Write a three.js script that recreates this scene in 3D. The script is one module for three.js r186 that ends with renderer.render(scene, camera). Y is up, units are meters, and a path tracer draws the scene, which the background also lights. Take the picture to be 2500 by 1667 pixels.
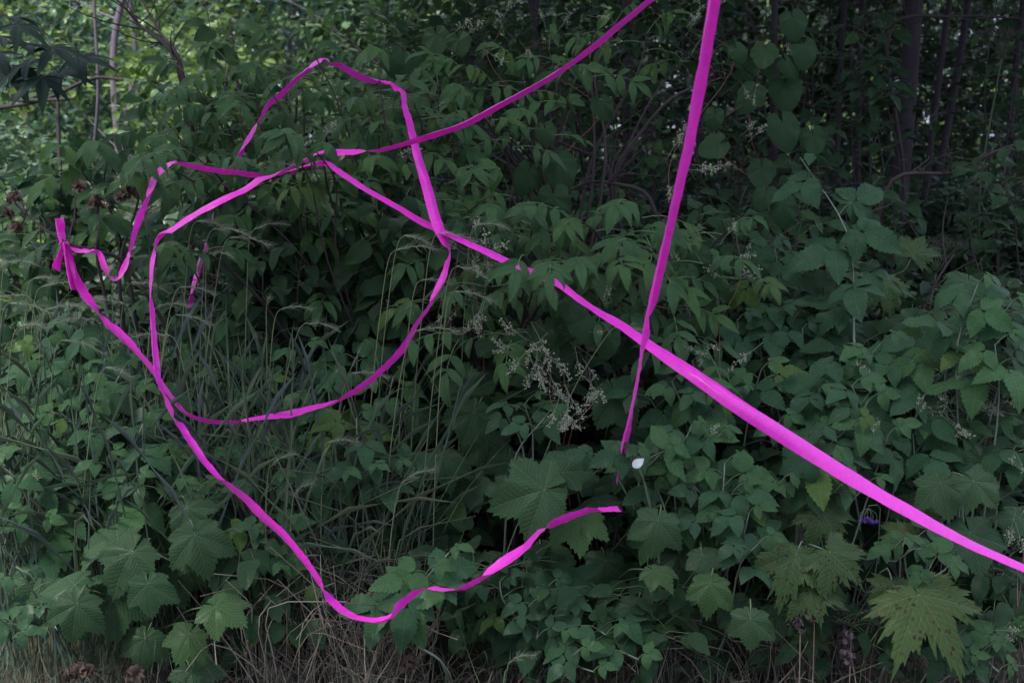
import * as THREE from 'three';
import { mergeGeometries } from 'three/addons/utils/BufferGeometryUtils.js';

// ------------------------------------------------------------------ camera, sky, sun, exposure
const scene = new THREE.Scene();
const FOV = 28, PW = 2500, PH = 1667, F = PH / 2 / Math.tan(THREE.MathUtils.degToRad(FOV / 2));
const camera = new THREE.PerspectiveCamera(FOV, PW / PH, 0.1, 400);
camera.position.set(0, 1.4, 0);
camera.rotation.set(THREE.MathUtils.degToRad(-9), 0, 0);
camera.focus = 3.4; camera.userData.fStop = 5.6;
camera.updateMatrixWorld(true);
const renderer = new THREE.WebGLRenderer({ antialias: true });
renderer.setSize(1024, 682);
renderer.toneMapping = THREE.LinearToneMapping;
renderer.toneMappingExposure = 2.1;
renderer.shadowMap.enabled = true;
{
  // overcast evening sky: cool, a little brighter towards the zenith and towards the open side behind the camera
  const W = 128, H = 64, data = new Float32Array(W * H * 4);
  for (let j = 0; j < H; j++) for (let i = 0; i < W; i++) {
    const el = ((j + 0.5) / H - 0.5) * Math.PI, az = ((i + 0.5) / W - 0.5) * 2 * Math.PI;
    const y = Math.sin(el), z = Math.sin(az) * Math.cos(el), x = Math.cos(az) * Math.cos(el);
    const up = Math.max(0, y), l = 1.6 * (1 + 2 * up) / 3;
    const o = (j * W + i) * 4;
    data[o] = 0.60 * l; data[o + 1] = 0.66 * l; data[o + 2] = 0.87 * l; data[o + 3] = 1;
  }
  const sky = new THREE.DataTexture(data, W, H, THREE.RGBAFormat, THREE.FloatType);
  sky.mapping = THREE.EquirectangularReflectionMapping; sky.magFilter = THREE.LinearFilter; sky.needsUpdate = true;
  scene.background = sky; scene.environment = sky;
  const sun = new THREE.DirectionalLight(new THREE.Color(1.0, 0.97, 0.9), 4.2);
  sun.position.set(-6, 11, 0); sun.target.position.set(0, 0, -5);
  sun.castShadow = true; sun.shadow.radius = 25; sun.shadow.mapSize.set(2048, 2048);
  Object.assign(sun.shadow.camera, { left: -14, right: 14, top: 14, bottom: -14, near: 1, far: 50 });
  sun.name = 'sun'; sun.target.name = 'sun_target';
  scene.add(sun, sun.target);
}

// ------------------------------------------------------------------ helpers
let seed = 7;
const rnd = () => { seed = (seed + 0x6d2b79f5) | 0; let t = Math.imul(seed ^ (seed >>> 15), 1 | seed); t = (t + Math.imul(t ^ (t >>> 7), 61 | t)) ^ t; return ((t ^ (t >>> 14)) >>> 0) / 4294967296; };
const ru = (a, b) => a + (b - a) * rnd(), rs = (a) => (rnd() * 2 - 1) * a, ri = (n) => Math.floor(rnd() * n), pick = (a) => a[ri(a.length)];
const V = (x, y, z) => new THREE.Vector3(x, y, z);
const D2R = Math.PI / 180;
const RIGHT = V(1, 0, 0), CUP = V(0, 1, 0).applyQuaternion(camera.quaternion), BACK = V(0, 0, 1).applyQuaternion(camera.quaternion), UP = V(0, 1, 0);
const at = (px, py, d) => V(((px - PW / 2) / F) * d, (-(py - PH / 2) / F) * d, -d).applyMatrix4(camera.matrixWorld);
const rv = (a) => V(rs(a), rs(a), rs(a));
const names = {};
const numbered = (n) => { const k = names[n] = (names[n] ?? -1) + 1; return k ? n + '_' + String(k).padStart(3, '0') : n; };
const hill = (x, z) => 0.03 * Math.sin(x * 1.7 + z * 0.9) + 0.02 * Math.sin(x * 4.1 - z * 3.3);
function orient(o, T, N) {
  const y = T.clone().normalize(), x = y.clone().cross(N).normalize(), z = x.clone().cross(y);
  o.quaternion.setFromRotationMatrix(new THREE.Matrix4().makeBasis(x, y, z));
}
// a bent, tapering stem
function tube(pts, r0, r1, sides = 5, seg = 3, col) {
  const curve = new THREE.CatmullRomCurve3(pts, false, 'centripetal'), n = Math.max(2, (pts.length - 1) * seg), pos = [], uv = [], idx = [], nor = [];
  const P = curve.getPoints(n); let len = 0, X = null;
  for (let i = 0; i <= n; i++) {
    const t = P[Math.min(n, i + 1)].clone().sub(P[Math.max(0, i - 1)]).normalize();
    if (!X) X = (Math.abs(t.y) < 0.9 ? V(0, 1, 0) : V(1, 0, 0)).cross(t).normalize();
    else X.addScaledVector(t, -X.dot(t)).normalize();
    const Y = t.clone().cross(X), r = r0 + (r1 - r0) * (i / n);
    if (i) len += P[i].distanceTo(P[i - 1]);
    for (let k = 0; k <= sides; k++) {
      const a = (k / sides) * 2 * Math.PI, v = X.clone().multiplyScalar(Math.cos(a)).addScaledVector(Y, Math.sin(a));
      pos.push(P[i].x + v.x * r, P[i].y + v.y * r, P[i].z + v.z * r); nor.push(v.x, v.y, v.z); uv.push(k / sides * r0 * 6.28, len);
    }
  }
  for (let i = 0; i < n; i++) for (let k = 0; k < sides; k++) { const a = i * (sides + 1) + k, b = a + sides + 1; idx.push(a, a + 1, b, b, a + 1, b + 1); }
  const g = new THREE.BufferGeometry();
  g.setAttribute('position', new THREE.Float32BufferAttribute(pos, 3)); g.setAttribute('normal', new THREE.Float32BufferAttribute(nor, 3)); g.setAttribute('uv', new THREE.Float32BufferAttribute(uv, 2));
  g.setIndex(idx); return g;
}
function geo(pos, uv, idx) {
  const g = new THREE.BufferGeometry();
  g.setAttribute('position', new THREE.Float32BufferAttribute(pos, 3)); g.setAttribute('uv', new THREE.Float32BufferAttribute(uv, 2));
  g.setIndex(idx); g.computeVertexNormals(); return g;
}
// a leaf with a midrib: base at the origin, tip at +y, upper face +z, length about 1
function simpleLeaf({ w, a, b, teeth = 9, tooth = 0.1, fold = 0.35, droop = 0.6, wave = 0.03, cols = 2, twist = 0 }) {
  const N = teeth * 2, pos = [], uv = [], idx = [], m = Math.pow(a / (a + b), a) * Math.pow(b / (a + b), b), ph = rnd() * 6, ph2 = rnd() * 6;
  let cy = 0, cz = 0; const M = cols * 2 + 1;
  for (let i = 0; i <= N; i++) {
    const t = i / N, ang = droop * (t - 0.15);
    if (i) { cy += Math.cos(ang) / N; cz -= Math.sin(ang) / N; }
    let hw = w * Math.pow(t, a) * Math.pow(1 - t, b) / m;
    for (let k = 0; k < M; k++) {
      const s = (k - cols) / cols, edge = Math.abs(s) === 1, odd = i % 2 === 1;
      let x = s * hw * (edge ? (odd ? 1 + tooth : 1 - tooth * 0.6) : 1), z = fold * Math.abs(x) * (1 - 0.5 * Math.abs(s)) + wave * Math.abs(s) * Math.sin(t * 11 + ph + (s > 0 ? ph2 : 0)) + twist * x * t;
      const yy = edge && odd ? 0.25 / N : 0;
      pos.push(x, cy + yy * Math.cos(ang) + z * Math.sin(ang), cz + z * Math.cos(ang)); uv.push(0.5 + 0.48 * x / (w * (1 + tooth)), t);
    }
  }
  for (let i = 0; i < N; i++) for (let k = 0; k < M - 1; k++) { const p = i * M + k, q = p + M; idx.push(p, p + 1, q, q, p + 1, q + 1); }
  return geo(pos, uv, idx);
}
// a palmate leaf: petiole joint at the origin, middle lobe along +y
function palmLeaf({ lobes, sinus = 0.5, sharp = 1.2, teeth = 60, tooth = 0.04, droop = 0.35, ridge = 0.12, wave = 0.05, N = 96, gap = 0.12, sub = 0, jit = 0.05 }) {
  const L = lobes.map(([d, l, w]) => [d * D2R + rs(jit), l * (1 + rs(jit * 1.6)), w * D2R]);
  const pos = [0, 0, 0], uv = [0.5, 0.5], idx = [], R = [0.3, 0.62, 0.85, 1], ph = [rnd() * 6, rnd() * 6], bend = [rs(0.18), rs(0.18)];
  const LM = L.filter(([, , w]) => w > 15 * D2R), near = (th) => Math.min(...LM.map(([c]) => Math.abs(th - c)));
  for (let i = 0; i <= N; i++) {
    const th = (i / N * 2 - 1) * (Math.PI - gap);
    let r = 0;
    for (const [c, l, w] of L) { const d = Math.abs(th - c) / w; r = Math.max(r, l * (1 - (1 - sinus) * Math.pow(Math.min(1.6, d), sharp)), l * sinus * 0.8 * (d < 2.2)); if (sub && d < 1.15) r = Math.max(r, l * (0.80 - 0.25 * Math.abs(d - 0.55) * 4 * sub)); }
    r = Math.max(r, 0.18);
    const tt = i * teeth / N, tri = Math.abs(tt - Math.floor(tt) - 0.5) * 2;
    const re = r * (1 + tooth * (tri * 2 - 1) + rs(tooth * 0.5));
    for (const f of R) {
      const q = f === 1 ? re : r * f, x = q * Math.sin(th), y = q * Math.cos(th);
      const z = ridge * q * Math.min(0.5, near(th)) * 1.6 - droop * q * q + wave * q * Math.sin(th * 3 + ph[0]) * f + wave * 0.6 * q * q * Math.sin(th * 7 + ph[1]) + bend[0] * x * q + bend[1] * y * q * 0.6;
      pos.push(x, y, z); uv.push(0.5 + 0.47 * x, 0.5 + 0.47 * y);
    }
  }
  const n = R.length;
  for (let i = 0; i < N; i++) {
    const p = 1 + i * n, q = p + n; idx.push(0, q, p);
    for (let k = 0; k < n - 1; k++) idx.push(p + k, q + k, p + k + 1, p + k + 1, q + k, q + k + 1);
  }
  return geo(pos, uv, idx);
}
const times = (n, f) => Array.from({ length: n }, (_, i) => f(i));

// ------------------------------------------------------------------ textures and materials
function canvasTex(w, h, draw, srgb = true) {
  const c = document.createElement('canvas'); c.width = w; c.height = h; const g = c.getContext('2d'); draw(g, w, h);
  const t = new THREE.CanvasTexture(c); if (srgb) t.colorSpace = THREE.SRGBColorSpace; t.wrapS = t.wrapT = THREE.RepeatWrapping; return t;
}
const css = (c, k = 1, a = 1) => `rgba(${c.map((v) => Math.round(Math.min(255, v * k))).join(',')},${a})`;
function mottle(g, w, h, c, n, r0, r1, amp, alpha = 0.18) {
  for (let i = 0; i < n; i++) { g.fillStyle = css(c, 1 + rs(amp), alpha); g.beginPath(); g.ellipse(rnd() * w, rnd() * h, ru(r0, r1), ru(r0, r1), rnd() * 3, 0, 7); g.fill(); }
}
function veinsSimple(g, w, h, n, draw) {
  draw([[w / 2, h], [w / 2, 0]], 1);
  for (let i = 0; i < n; i++) for (const s of [-1, 1]) {
    const y = h * (0.985 - 0.86 * (i + (s > 0 ? 0.25 : 0)) / n), pts = [[w / 2, y], [w / 2 + s * w * 0.2, y - h * 0.045], [w / 2 + s * w * 0.36, y - h * 0.105], [w / 2 + s * w * 0.48, y - h * 0.18]];
    draw(pts, 0.45);
    for (let k = 1; k < 6; k++) { const x = w / 2 + s * w * 0.075 * k, yy = y - h * 0.018 * k; draw([[x, yy], [x + s * w * 0.03, yy - h * 0.055]], 0.12); }
  }
}
function veinsPalm(g, w, h, angs, draw) {
  for (const [a, l] of angs) {
    const dx = Math.sin(a * D2R), dy = -Math.cos(a * D2R), L = w * 0.46 * l;
    draw([[w / 2, h / 2], [w / 2 + dx * L, h / 2 + dy * L]], 0.9);
    for (let i = 1; i < 9; i++) for (const s of [-1, 1]) {
      const t = i / 9.5, x = w / 2 + dx * L * t, y = h / 2 + dy * L * t, b = (a + s * 48) * D2R, ll = L * 0.42 * (1.15 - t * 0.8);
      const ex = x + Math.sin(b) * ll, ey = y - Math.cos(b) * ll; draw([[x, y], [(x + ex) / 2 + dx * 4, (y + ey) / 2 + dy * 4], [ex, ey]], 0.4);
      for (let k = 1; k < 5; k++) { const u = k / 5, c = (a - s * 25 * 0 + s * 5) * D2R; draw([[x + (ex - x) * u, y + (ey - y) * u], [x + (ex - x) * u + Math.sin(c) * ll * 0.3, y + (ey - y) * u - Math.cos(c) * ll * 0.3]], 0.13); }
    }
  }
}
function stroke(g, pts, width, style) { g.strokeStyle = style; g.lineWidth = width; g.lineCap = 'round'; g.lineJoin = 'round'; g.beginPath(); pts.forEach((p, i) => (i ? g.lineTo(...p) : g.moveTo(...p))); g.stroke(); }
function leafMaps(w, h, base, vein, run, { spots, edge, veinAmt = 0.6, rough = 1 } = {}) {
  const map = canvasTex(w, h, (g) => {
    g.fillStyle = css(base); g.fillRect(0, 0, w, h);
    mottle(g, w, h, base, 420, 3, 26, 0.22); mottle(g, w, h, base, 900, 1, 4, 0.35, 0.25);
    run(g, w, h, (pts, k) => { stroke(g, pts, 1 + 5 * k, css(vein, 1, 0.16 * veinAmt)); stroke(g, pts, 0.7 + 2 * k, css(vein, 1, (0.25 + 0.55 * k) * veinAmt)); });
    if (edge) mottle(g, w, h, edge, 60, 2, 10, 0.2, 0.3);
    mottle(g, w, h, [170, 185, 160], 40, 0.5, 1.3, 0.2, 0.5);
    if (spots) spots(g, w, h);
  });
  const bump = canvasTex(w, h, (g) => {
    g.fillStyle = 'rgb(150,150,150)'; g.fillRect(0, 0, w, h);
    run(g, w, h, (pts, k) => { for (const [ww, al] of [[9, 0.1], [6, 0.14], [3, 0.25], [1.3, 0.4]]) stroke(g, pts, ww * (0.5 + k), `rgba(40,40,40,${al * (0.45 + 0.55 * k) * rough})`); });
    mottle(g, w, h, [150, 150, 150], 900, 1, 5, 0.3, 0.2);
  }, false);
  return { map, bump };
}
const LEAVES = {};   // species -> { geos, mats }
function species(name, geos, maps, tints, { bump = 0.003, coat = 0.16, trans = 0.3, coatRough = 0.34, alphaTest = 0 } = {}) {
  const mats = tints.map((c) => {
    const m = new THREE.MeshPhysicalMaterial({ map: maps?.map, bumpMap: maps?.bump, bumpScale: bump, roughness: 1, specularIntensity: 0.2, transmission: trans, thickness: 0, clearcoat: coat, clearcoatRoughness: coatRough, side: THREE.DoubleSide });
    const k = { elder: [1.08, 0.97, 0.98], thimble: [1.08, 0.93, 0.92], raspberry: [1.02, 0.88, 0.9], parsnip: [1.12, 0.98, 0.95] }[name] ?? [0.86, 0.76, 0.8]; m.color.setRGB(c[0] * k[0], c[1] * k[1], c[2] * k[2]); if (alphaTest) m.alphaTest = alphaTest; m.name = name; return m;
  });
  LEAVES[name] = { geos, mats };
}
const holes = (n, r0, r1) => (g, w, h) => {
  for (let i = 0; i < n; i++) { const x = rnd() * w, y = rnd() * h, r = ru(r0, r1); g.fillStyle = `rgba(46,36,24,${ru(0.5, 0.95)})`; g.beginPath(); g.ellipse(x, y, r * ru(0.5, 1.4), r, rnd() * 3, 0, 7); g.fill(); }
};
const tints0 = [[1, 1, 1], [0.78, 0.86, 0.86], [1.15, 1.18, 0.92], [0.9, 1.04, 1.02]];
species('raspberry', times(6, () => simpleLeaf({ w: 0.285, a: 0.62, b: 1.15, teeth: 9, tooth: 0.1, fold: ru(0.1, 0.45), droop: ru(0.3, 1.2), wave: ru(0.01, 0.035), twist: rs(0.25) })),
  leafMaps(256, 512, [50, 86, 56], [90, 124, 90], (g, w, h, d) => veinsSimple(g, w, h, 9, d), { veinAmt: 0.9, rough: 1.3 }), [[1, 1, 1], [0.8, 0.88, 0.9], [1.22, 1.24, 0.98], [0.95, 1.05, 1.02], [1.7, 1.35, 0.7]]);
species('elder', times(6, () => simpleLeaf({ w: 0.16, a: 0.7, b: 1.15, teeth: 11, tooth: 0.16, fold: ru(0.15, 0.5), droop: ru(0.4, 1.5), wave: ru(0.01, 0.03), twist: rs(0.4) })),
  leafMaps(256, 512, [55, 89, 52], [34, 58, 46], (g, w, h, d) => veinsSimple(g, w, h, 11, d), { edge: [84, 104, 50], veinAmt: 1.0, rough: 1.3 }), [[1, 1, 1], [0.88, 0.95, 0.95], [1.1, 1.1, 0.85], [0.98, 1.06, 1.0], [1.2, 1.06, 0.72]]);
const thimbleLobes = [[0, 1.02, 36], [55, 0.92, 36], [-55, 0.92, 36], [112, 0.66, 33], [-112, 0.66, 33], [158, 0.45, 30], [-158, 0.45, 30]];
species('thimble', times(7, () => palmLeaf({ lobes: thimbleLobes, sinus: 0.63, sharp: 1.0, teeth: 46, tooth: 0.05, droop: ru(0.1, 0.65), ridge: 0.15, wave: ru(0.05, 0.13), N: 138 })),
  leafMaps(512, 512, [48, 80, 50], [84, 114, 80], (g, w, h, d) => veinsPalm(g, w, h, [[0, 1], [56, 0.92], [-56, 0.92], [118, 0.66], [-118, 0.66]], d), { rough: 1.3, veinAmt: 0.9, spots: (g, w, h) => holes(14, 1, 3)(g, w, h) }),
  [[1, 1, 1], [0.86, 0.93, 0.95], [1.12, 1.14, 0.86], [0.94, 1.03, 1.0], [1.35, 1.2, 0.7]], { bump: 0.006 });
const parsLobes = []; for (const [c, l] of [[0, 1], [54, 0.94], [-54, 0.94], [104, 0.72], [-104, 0.72]]) parsLobes.push([c, l, 22], [c + 17, l * 0.84, 13], [c - 17, l * 0.82, 13], [c + 27, l * 0.62, 11], [c - 27, l * 0.64, 11]);
species('parsnip', times(4, () => palmLeaf({ lobes: parsLobes, sinus: 0.45, sharp: 1.05, teeth: 60, tooth: 0.08, droop: ru(0.15, 0.55), ridge: 0.1, wave: ru(0.09, 0.15), N: 220, jit: 0.05 })),
  leafMaps(512, 512, [60, 84, 48], [100, 118, 80], (g, w, h, d) => veinsPalm(g, w, h, [[0, 1], [54, 0.92], [-54, 0.92], [104, 0.7], [-104, 0.7]], d), { spots: (g, w, h) => { holes(170, 1, 7)(g, w, h); mottle(g, w, h, [122, 96, 66], 26, 4, 15, 0.2, 0.3); }, rough: 1.1 }),
  [[0.86, 0.95, 0.95], [0.98, 1.0, 0.85], [0.75, 0.86, 0.86]], { bump: 0.006 });
const heartLobes = [[0, 1.12, 46], [62, 0.74, 62], [-62, 0.74, 62], [128, 0.66, 50], [-128, 0.66, 50]];
species('heart', times(5, () => palmLeaf({ lobes: heartLobes, sinus: 0.68, sharp: 1.15, teeth: 8, tooth: 0, droop: ru(0.05, 0.4), ridge: 0.1, wave: ru(0.02, 0.07), N: 56, gap: 0.25 })),
  leafMaps(512, 512, [44, 76, 44], [58, 90, 56], (g, w, h, d) => veinsPalm(g, w, h, [[0, 1], [40, 0.8], [-40, 0.8], [90, 0.6], [-90, 0.6]], d), { rough: 0.5, veinAmt: 0.4 }), tints0, { bump: 0.001, trans: 0.4 });
const mapleLobes = [[0, 1, 21], [48, 0.92, 21], [-48, 0.92, 21], [105, 0.6, 21], [-105, 0.6, 21], [22, 0.6, 8], [-22, 0.6, 8], [70, 0.58, 8], [-70, 0.58, 8]];
species('maple', times(4, () => palmLeaf({ lobes: mapleLobes, sinus: 0.36, sharp: 0.9, teeth: 20, tooth: 0.03, droop: ru(0.2, 0.5), ridge: 0.14, wave: 0.06, N: 120, jit: 0.04 })),
  leafMaps(512, 512, [40, 62, 50], [54, 76, 62], (g, w, h, d) => veinsPalm(g, w, h, [[0, 1], [48, 0.92], [-48, 0.92], [105, 0.6], [-105, 0.6]], d), { rough: 0.7 }), [[1, 1, 1], [0.8, 0.86, 0.95], [5, 2.6, 0.7]], { bump: 0.002 });
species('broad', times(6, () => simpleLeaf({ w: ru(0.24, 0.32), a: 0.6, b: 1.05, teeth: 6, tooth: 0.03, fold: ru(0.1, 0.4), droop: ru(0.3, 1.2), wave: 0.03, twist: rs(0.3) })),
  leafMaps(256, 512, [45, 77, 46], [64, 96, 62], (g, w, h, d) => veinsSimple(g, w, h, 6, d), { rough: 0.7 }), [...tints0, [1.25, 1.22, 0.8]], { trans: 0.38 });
const plain = (c, o = {}) => { const m = new THREE.MeshPhysicalMaterial({ roughness: 0.85, specularIntensity: 0.3, side: THREE.DoubleSide, ...o }); m.color.setRGB(...c); return m; };
// bark
const barkMaps = (base, dark) => ({
  map: canvasTex(256, 512, (g, w, h) => { g.fillStyle = css(base); g.fillRect(0, 0, w, h); mottle(g, w, h, base, 400, 4, 30, 0.25, 0.2); for (let i = 0; i < 260; i++) { const x = rnd() * w, y = rnd() * h; stroke(g, [[x, y], [x + ru(6, 40), y + rs(3)]], ru(0.6, 2.2), css(i % 3 ? dark : base, i % 3 ? 1 : 1.35, 0.35)); } mottle(g, w, h, [96, 104, 92], 40, 4, 16, 0.2, 0.22); }),
  bump: canvasTex(256, 512, (g, w, h) => { g.fillStyle = 'rgb(140,140,140)'; g.fillRect(0, 0, w, h); for (let i = 0; i < 420; i++) { const x = rnd() * w, y = rnd() * h; stroke(g, [[x, y], [x + ru(4, 30), y + rs(4)]], ru(0.8, 3), `rgba(${i % 2 ? 40 : 220},${i % 2 ? 40 : 220},${i % 2 ? 40 : 220},0.3)`); } }, false),
});
const bm = barkMaps([104, 96, 100], [58, 52, 56]);
for (const t of [bm.map, bm.bump]) t.repeat.set(4, 2.2);
const BARK = plain([0.3, 0.29, 0.33], { map: bm.map, bumpMap: bm.bump, bumpScale: 0.006 }), PALEBARK = plain([0.75, 0.73, 0.85], { map: bm.map, bumpMap: bm.bump, bumpScale: 0.004 });
const STEM = { green: plain([0.10, 0.14, 0.075]), pale: plain([0.17, 0.21, 0.17]), red: plain([0.14, 0.06, 0.06]), brown: plain([0.045, 0.036, 0.038]), dull: plain([0.05, 0.07, 0.04]), straw: plain([0.24, 0.19, 0.15]), yellow: plain([0.13, 0.16, 0.085]) };

// ------------------------------------------------------------------ the setting: ground
{
  const N = 150, S = 120, pos = [], uv = [], idx = [];
  for (let j = 0; j <= N; j++) for (let i = 0; i <= N; i++) {
    const k = (v) => Math.sign(v) * Math.pow(Math.abs(v), 2.2) * S, x = k(i / N * 2 - 1), z = k(j / N * 2 - 1) - 4;
    pos.push(x, hill(x, z), z); uv.push(x, z);
  }
  for (let j = 0; j < N; j++) for (let i = 0; i < N; i++) { const a = j * (N + 1) + i, b = a + N + 1; idx.push(a, b, a + 1, a + 1, b, b + 1); }
  const soil = canvasTex(1024, 1024, (g, w, h) => {
    g.fillStyle = css([74, 66, 54]); g.fillRect(0, 0, w, h); mottle(g, w, h, [70, 66, 50], 1500, 6, 60, 0.4, 0.16);
    for (let i = 0; i < 5200; i++) { const x = rnd() * w, y = rnd() * h, a = rnd() * 6.28, l = ru(6, 34); stroke(g, [[x, y], [x + Math.cos(a) * l, y + Math.sin(a) * l]], ru(0.7, 2.4), css(pick([[120, 104, 84], [70, 84, 50], [54, 44, 36], [98, 92, 66]]), ru(0.7, 1.2), 0.55)); }
  });
  soil.repeat.set(0.9, 0.9);
  const g = geo(pos, uv, idx), m = new THREE.Mesh(g, plain([0.8, 0.8, 0.8], { map: soil }));
  m.name = 'ground'; m.userData = { kind: 'structure', label: 'dark soil and leaf litter under the thicket', category: 'ground' }; scene.add(m);
}

// ------------------------------------------------------------------ plants
class Plant {
  constructor(name, label, category, base, group) {
    this.g = new THREE.Group(); this.g.name = numbered(name); this.g.position.copy(base); this.base = base.clone();
    this.g.userData = { label, category }; if (group) this.g.userData.group = group;
    this.stems = {}; this.n = 0; this.local = (p) => p.clone().sub(this.base);
    scene.add(this.g);
  }
  stem(pts, r0, r1, mat = 'green', sides = 5, seg = 3, part = 'stem') { (this.stems[part + '|' + mat] ??= []).push(tube(pts.map(this.local), r0, r1, sides, seg)); }
  leaf(kind, pos, T, N, size, tint, part = 'leaf', label) {
    if (part !== 'crown' && this.n >= 300) return null;
    const S = LEAVES[kind], m = new THREE.Mesh(pick(S.geos), tint === undefined ? pick(S.mats.slice(0, Math.min(4, S.mats.length))) : S.mats[tint]);
    m.name = part; m.position.copy(this.local(pos)); orient(m, T, N); m.scale.setScalar(size); if (label) m.userData.label = label;
    this.g.add(m); this.n++; return m;
  }
  part(name, geometry, material, pos, kind) {
    const m = new THREE.Mesh(geometry, material); m.name = name; if (pos) m.position.copy(this.local(pos)); if (kind) m.userData.kind = kind; this.g.add(m); return m;
  }
  done() {
    for (const [k, list] of Object.entries(this.stems)) {
      const [part, mat] = k.split('|');
      if (/^(stem|branch|trunk|stalk)$/.test(part) && list.length < 40) for (const g of list) this.part(part, g, MATS[mat]);
      else this.part(part, mergeGeometries(list), MATS[mat], undefined, list.length > 1 ? 'stuff' : undefined);
    }
    return this;
  }
}
const MATS = { ...STEM, bark: BARK, palebark: PALEBARK };
const ground = (x, z) => V(x, hill(x, z), z);
const faceN = (k = 0.35, up = 0.6, back = 0.7) => BACK.clone().multiplyScalar(back).addScaledVector(UP, up).add(rv(k)).normalize();
const perp = (T, N) => T.clone().addScaledVector(N, -T.dot(N)).normalize();

// three leaflets on a stalk
function trifoliate(p, from, dir, size, stalk, o = {}) {
  const N = faceN(o.k ?? 0.38, o.up ?? 0.75, o.back ?? 0.55), E = from.clone().addScaledVector(dir, stalk).addScaledVector(UP, stalk * 0.15);
  p.stem([from, from.clone().lerp(E, 0.5).addScaledVector(UP, stalk * 0.12), E], 0.0014, 0.0009, o.petiole ?? 'green', 4, 2, 'petiole');
  let T = perp(dir.clone().addScaledVector(UP, -0.25).add(rv(0.2)), N); const sd = T.clone().cross(N).normalize();
  const five = rnd() < (o.five ?? 0.12), ti = rnd() < 0.03 ? 4 : o.tint ?? ri(4);
  const put = (t, s, off) => p.leaf('raspberry', E.clone().addScaledVector(t, off), t.clone().addScaledVector(N, -ru(0, 0.35)), N.clone().add(rv(0.18)), s, ti, 'leaflet');
  put(T, size, size * 0.12);
  for (const s of [-1, 1]) {
    const t = T.clone().multiplyScalar(ru(0.15, 0.42)).addScaledVector(sd, s).normalize(); put(t, size * ru(0.76, 0.92), size * 0.02);
    if (five) put(T.clone().multiplyScalar(-0.45).addScaledVector(sd, s).normalize(), size * 0.6, 0);
  }
}
function raspberry(label, tips, o = {}) {
  const size = (o.size ?? 0.085) * 1.15, mx = tips.reduce((a, t) => a + at(...t).x, 0) / tips.length, md = Math.min(...tips.map((t) => t[2]));
  const base = ground(mx + (o.dx ?? 0), -(md + (o.behind ?? 0.12)) * 1.02);
  const p = new Plant('raspberry_plant', label, 'raspberry plant', base, o.group);
  for (const t of tips) {
    const tip = at(...t), b = base.clone().add(V(rs(0.07), 0, rs(0.06))), h = tip.y - b.y;
    const pts = o.path ? [b, ...o.path.map((q) => at(...q)), tip] : [b, b.clone().lerp(tip, 0.35).add(V(rs(0.05), h * 0.12, rs(0.05))), b.clone().lerp(tip, 0.72).add(V(rs(0.04), h * 0.13 + 0.02, rs(0.05))), tip];
    p.stem(pts, o.r ?? 0.0035, 0.0015, o.stem ?? 'pale', 5, 4);
    const c = new THREE.CatmullRomCurve3(pts, false, 'centripetal'), len = c.getLength(), step = (o.step ?? 0.075), n = Math.min(Math.max(3, (o.max ?? 9) - 1), Math.max(3, Math.round(len * 0.75 / step)));
    for (let i = 0; i < n; i++) {
      const u = 1 - (i * step / len) - 0.01; if (u < (o.from ?? 0.18)) break;
      const q = c.getPoint(u), a = i * 2.4 + rnd() * 0.8, dir = RIGHT.clone().multiplyScalar(Math.cos(a)).addScaledVector(BACK, 0.35 + 0.6 * Math.sin(a)).addScaledVector(UP, 0.25 + (i === 0 ? 0.5 : 0)).normalize();
      const young = i === 0 ? 0.5 : i === 1 ? 0.75 : 1;
      trifoliate(p, q, dir, size * young * ru(0.8, 1.18), ru(0.03, 0.06) * (young + 0.2), { ...o, tint: o.tint ?? (i === 0 ? 2 : undefined) });
    }
  }
  return p.done();
}
// a feather-like leaf with five or seven leaflets
function pinnate(p, from, dir, size, o = {}) {
  const N0 = faceN(0.4, o.up ?? 0.85, o.back ?? 0.45), len = size * ru(1.35, 1.75), pts = times(4, (i) => { const t = i / 3; return from.clone().addScaledVector(dir, len * t).addScaledVector(UP, len * (0.12 * t - 0.42 * t * t)); });
  p.stem(pts, 0.0017, 0.0009, o.petiole ?? 'green', 4, 2, 'petiole');
  const c = new THREE.CatmullRomCurve3(pts), pairs = rnd() < 0.6 ? 2 : 3, ti = rnd() < 0.07 ? 4 : ri(4);
  const leaf = (q, t, s) => p.leaf('elder', q, t.clone().addScaledVector(UP, -ru(0.05, 0.5)).normalize(), N0.clone().add(rv(0.3)), s, ti, 'leaflet');
  const T = c.getTangent(1), q1 = c.getPoint(1); leaf(q1, T, size * ru(0.95, 1.15));
  for (let k = 0; k < pairs; k++) {
    const u = 0.93 - k * 0.3, q = c.getPoint(u), t = perp(c.getTangent(u), N0), sd = t.clone().cross(N0).normalize();
    for (const s of [-1, 1]) if (rnd() < 0.95) leaf(q, t.clone().multiplyScalar(ru(0.35, 0.75)).addScaledVector(sd, s).normalize(), size * ru(0.78, 1.0));
  }
}
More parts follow.
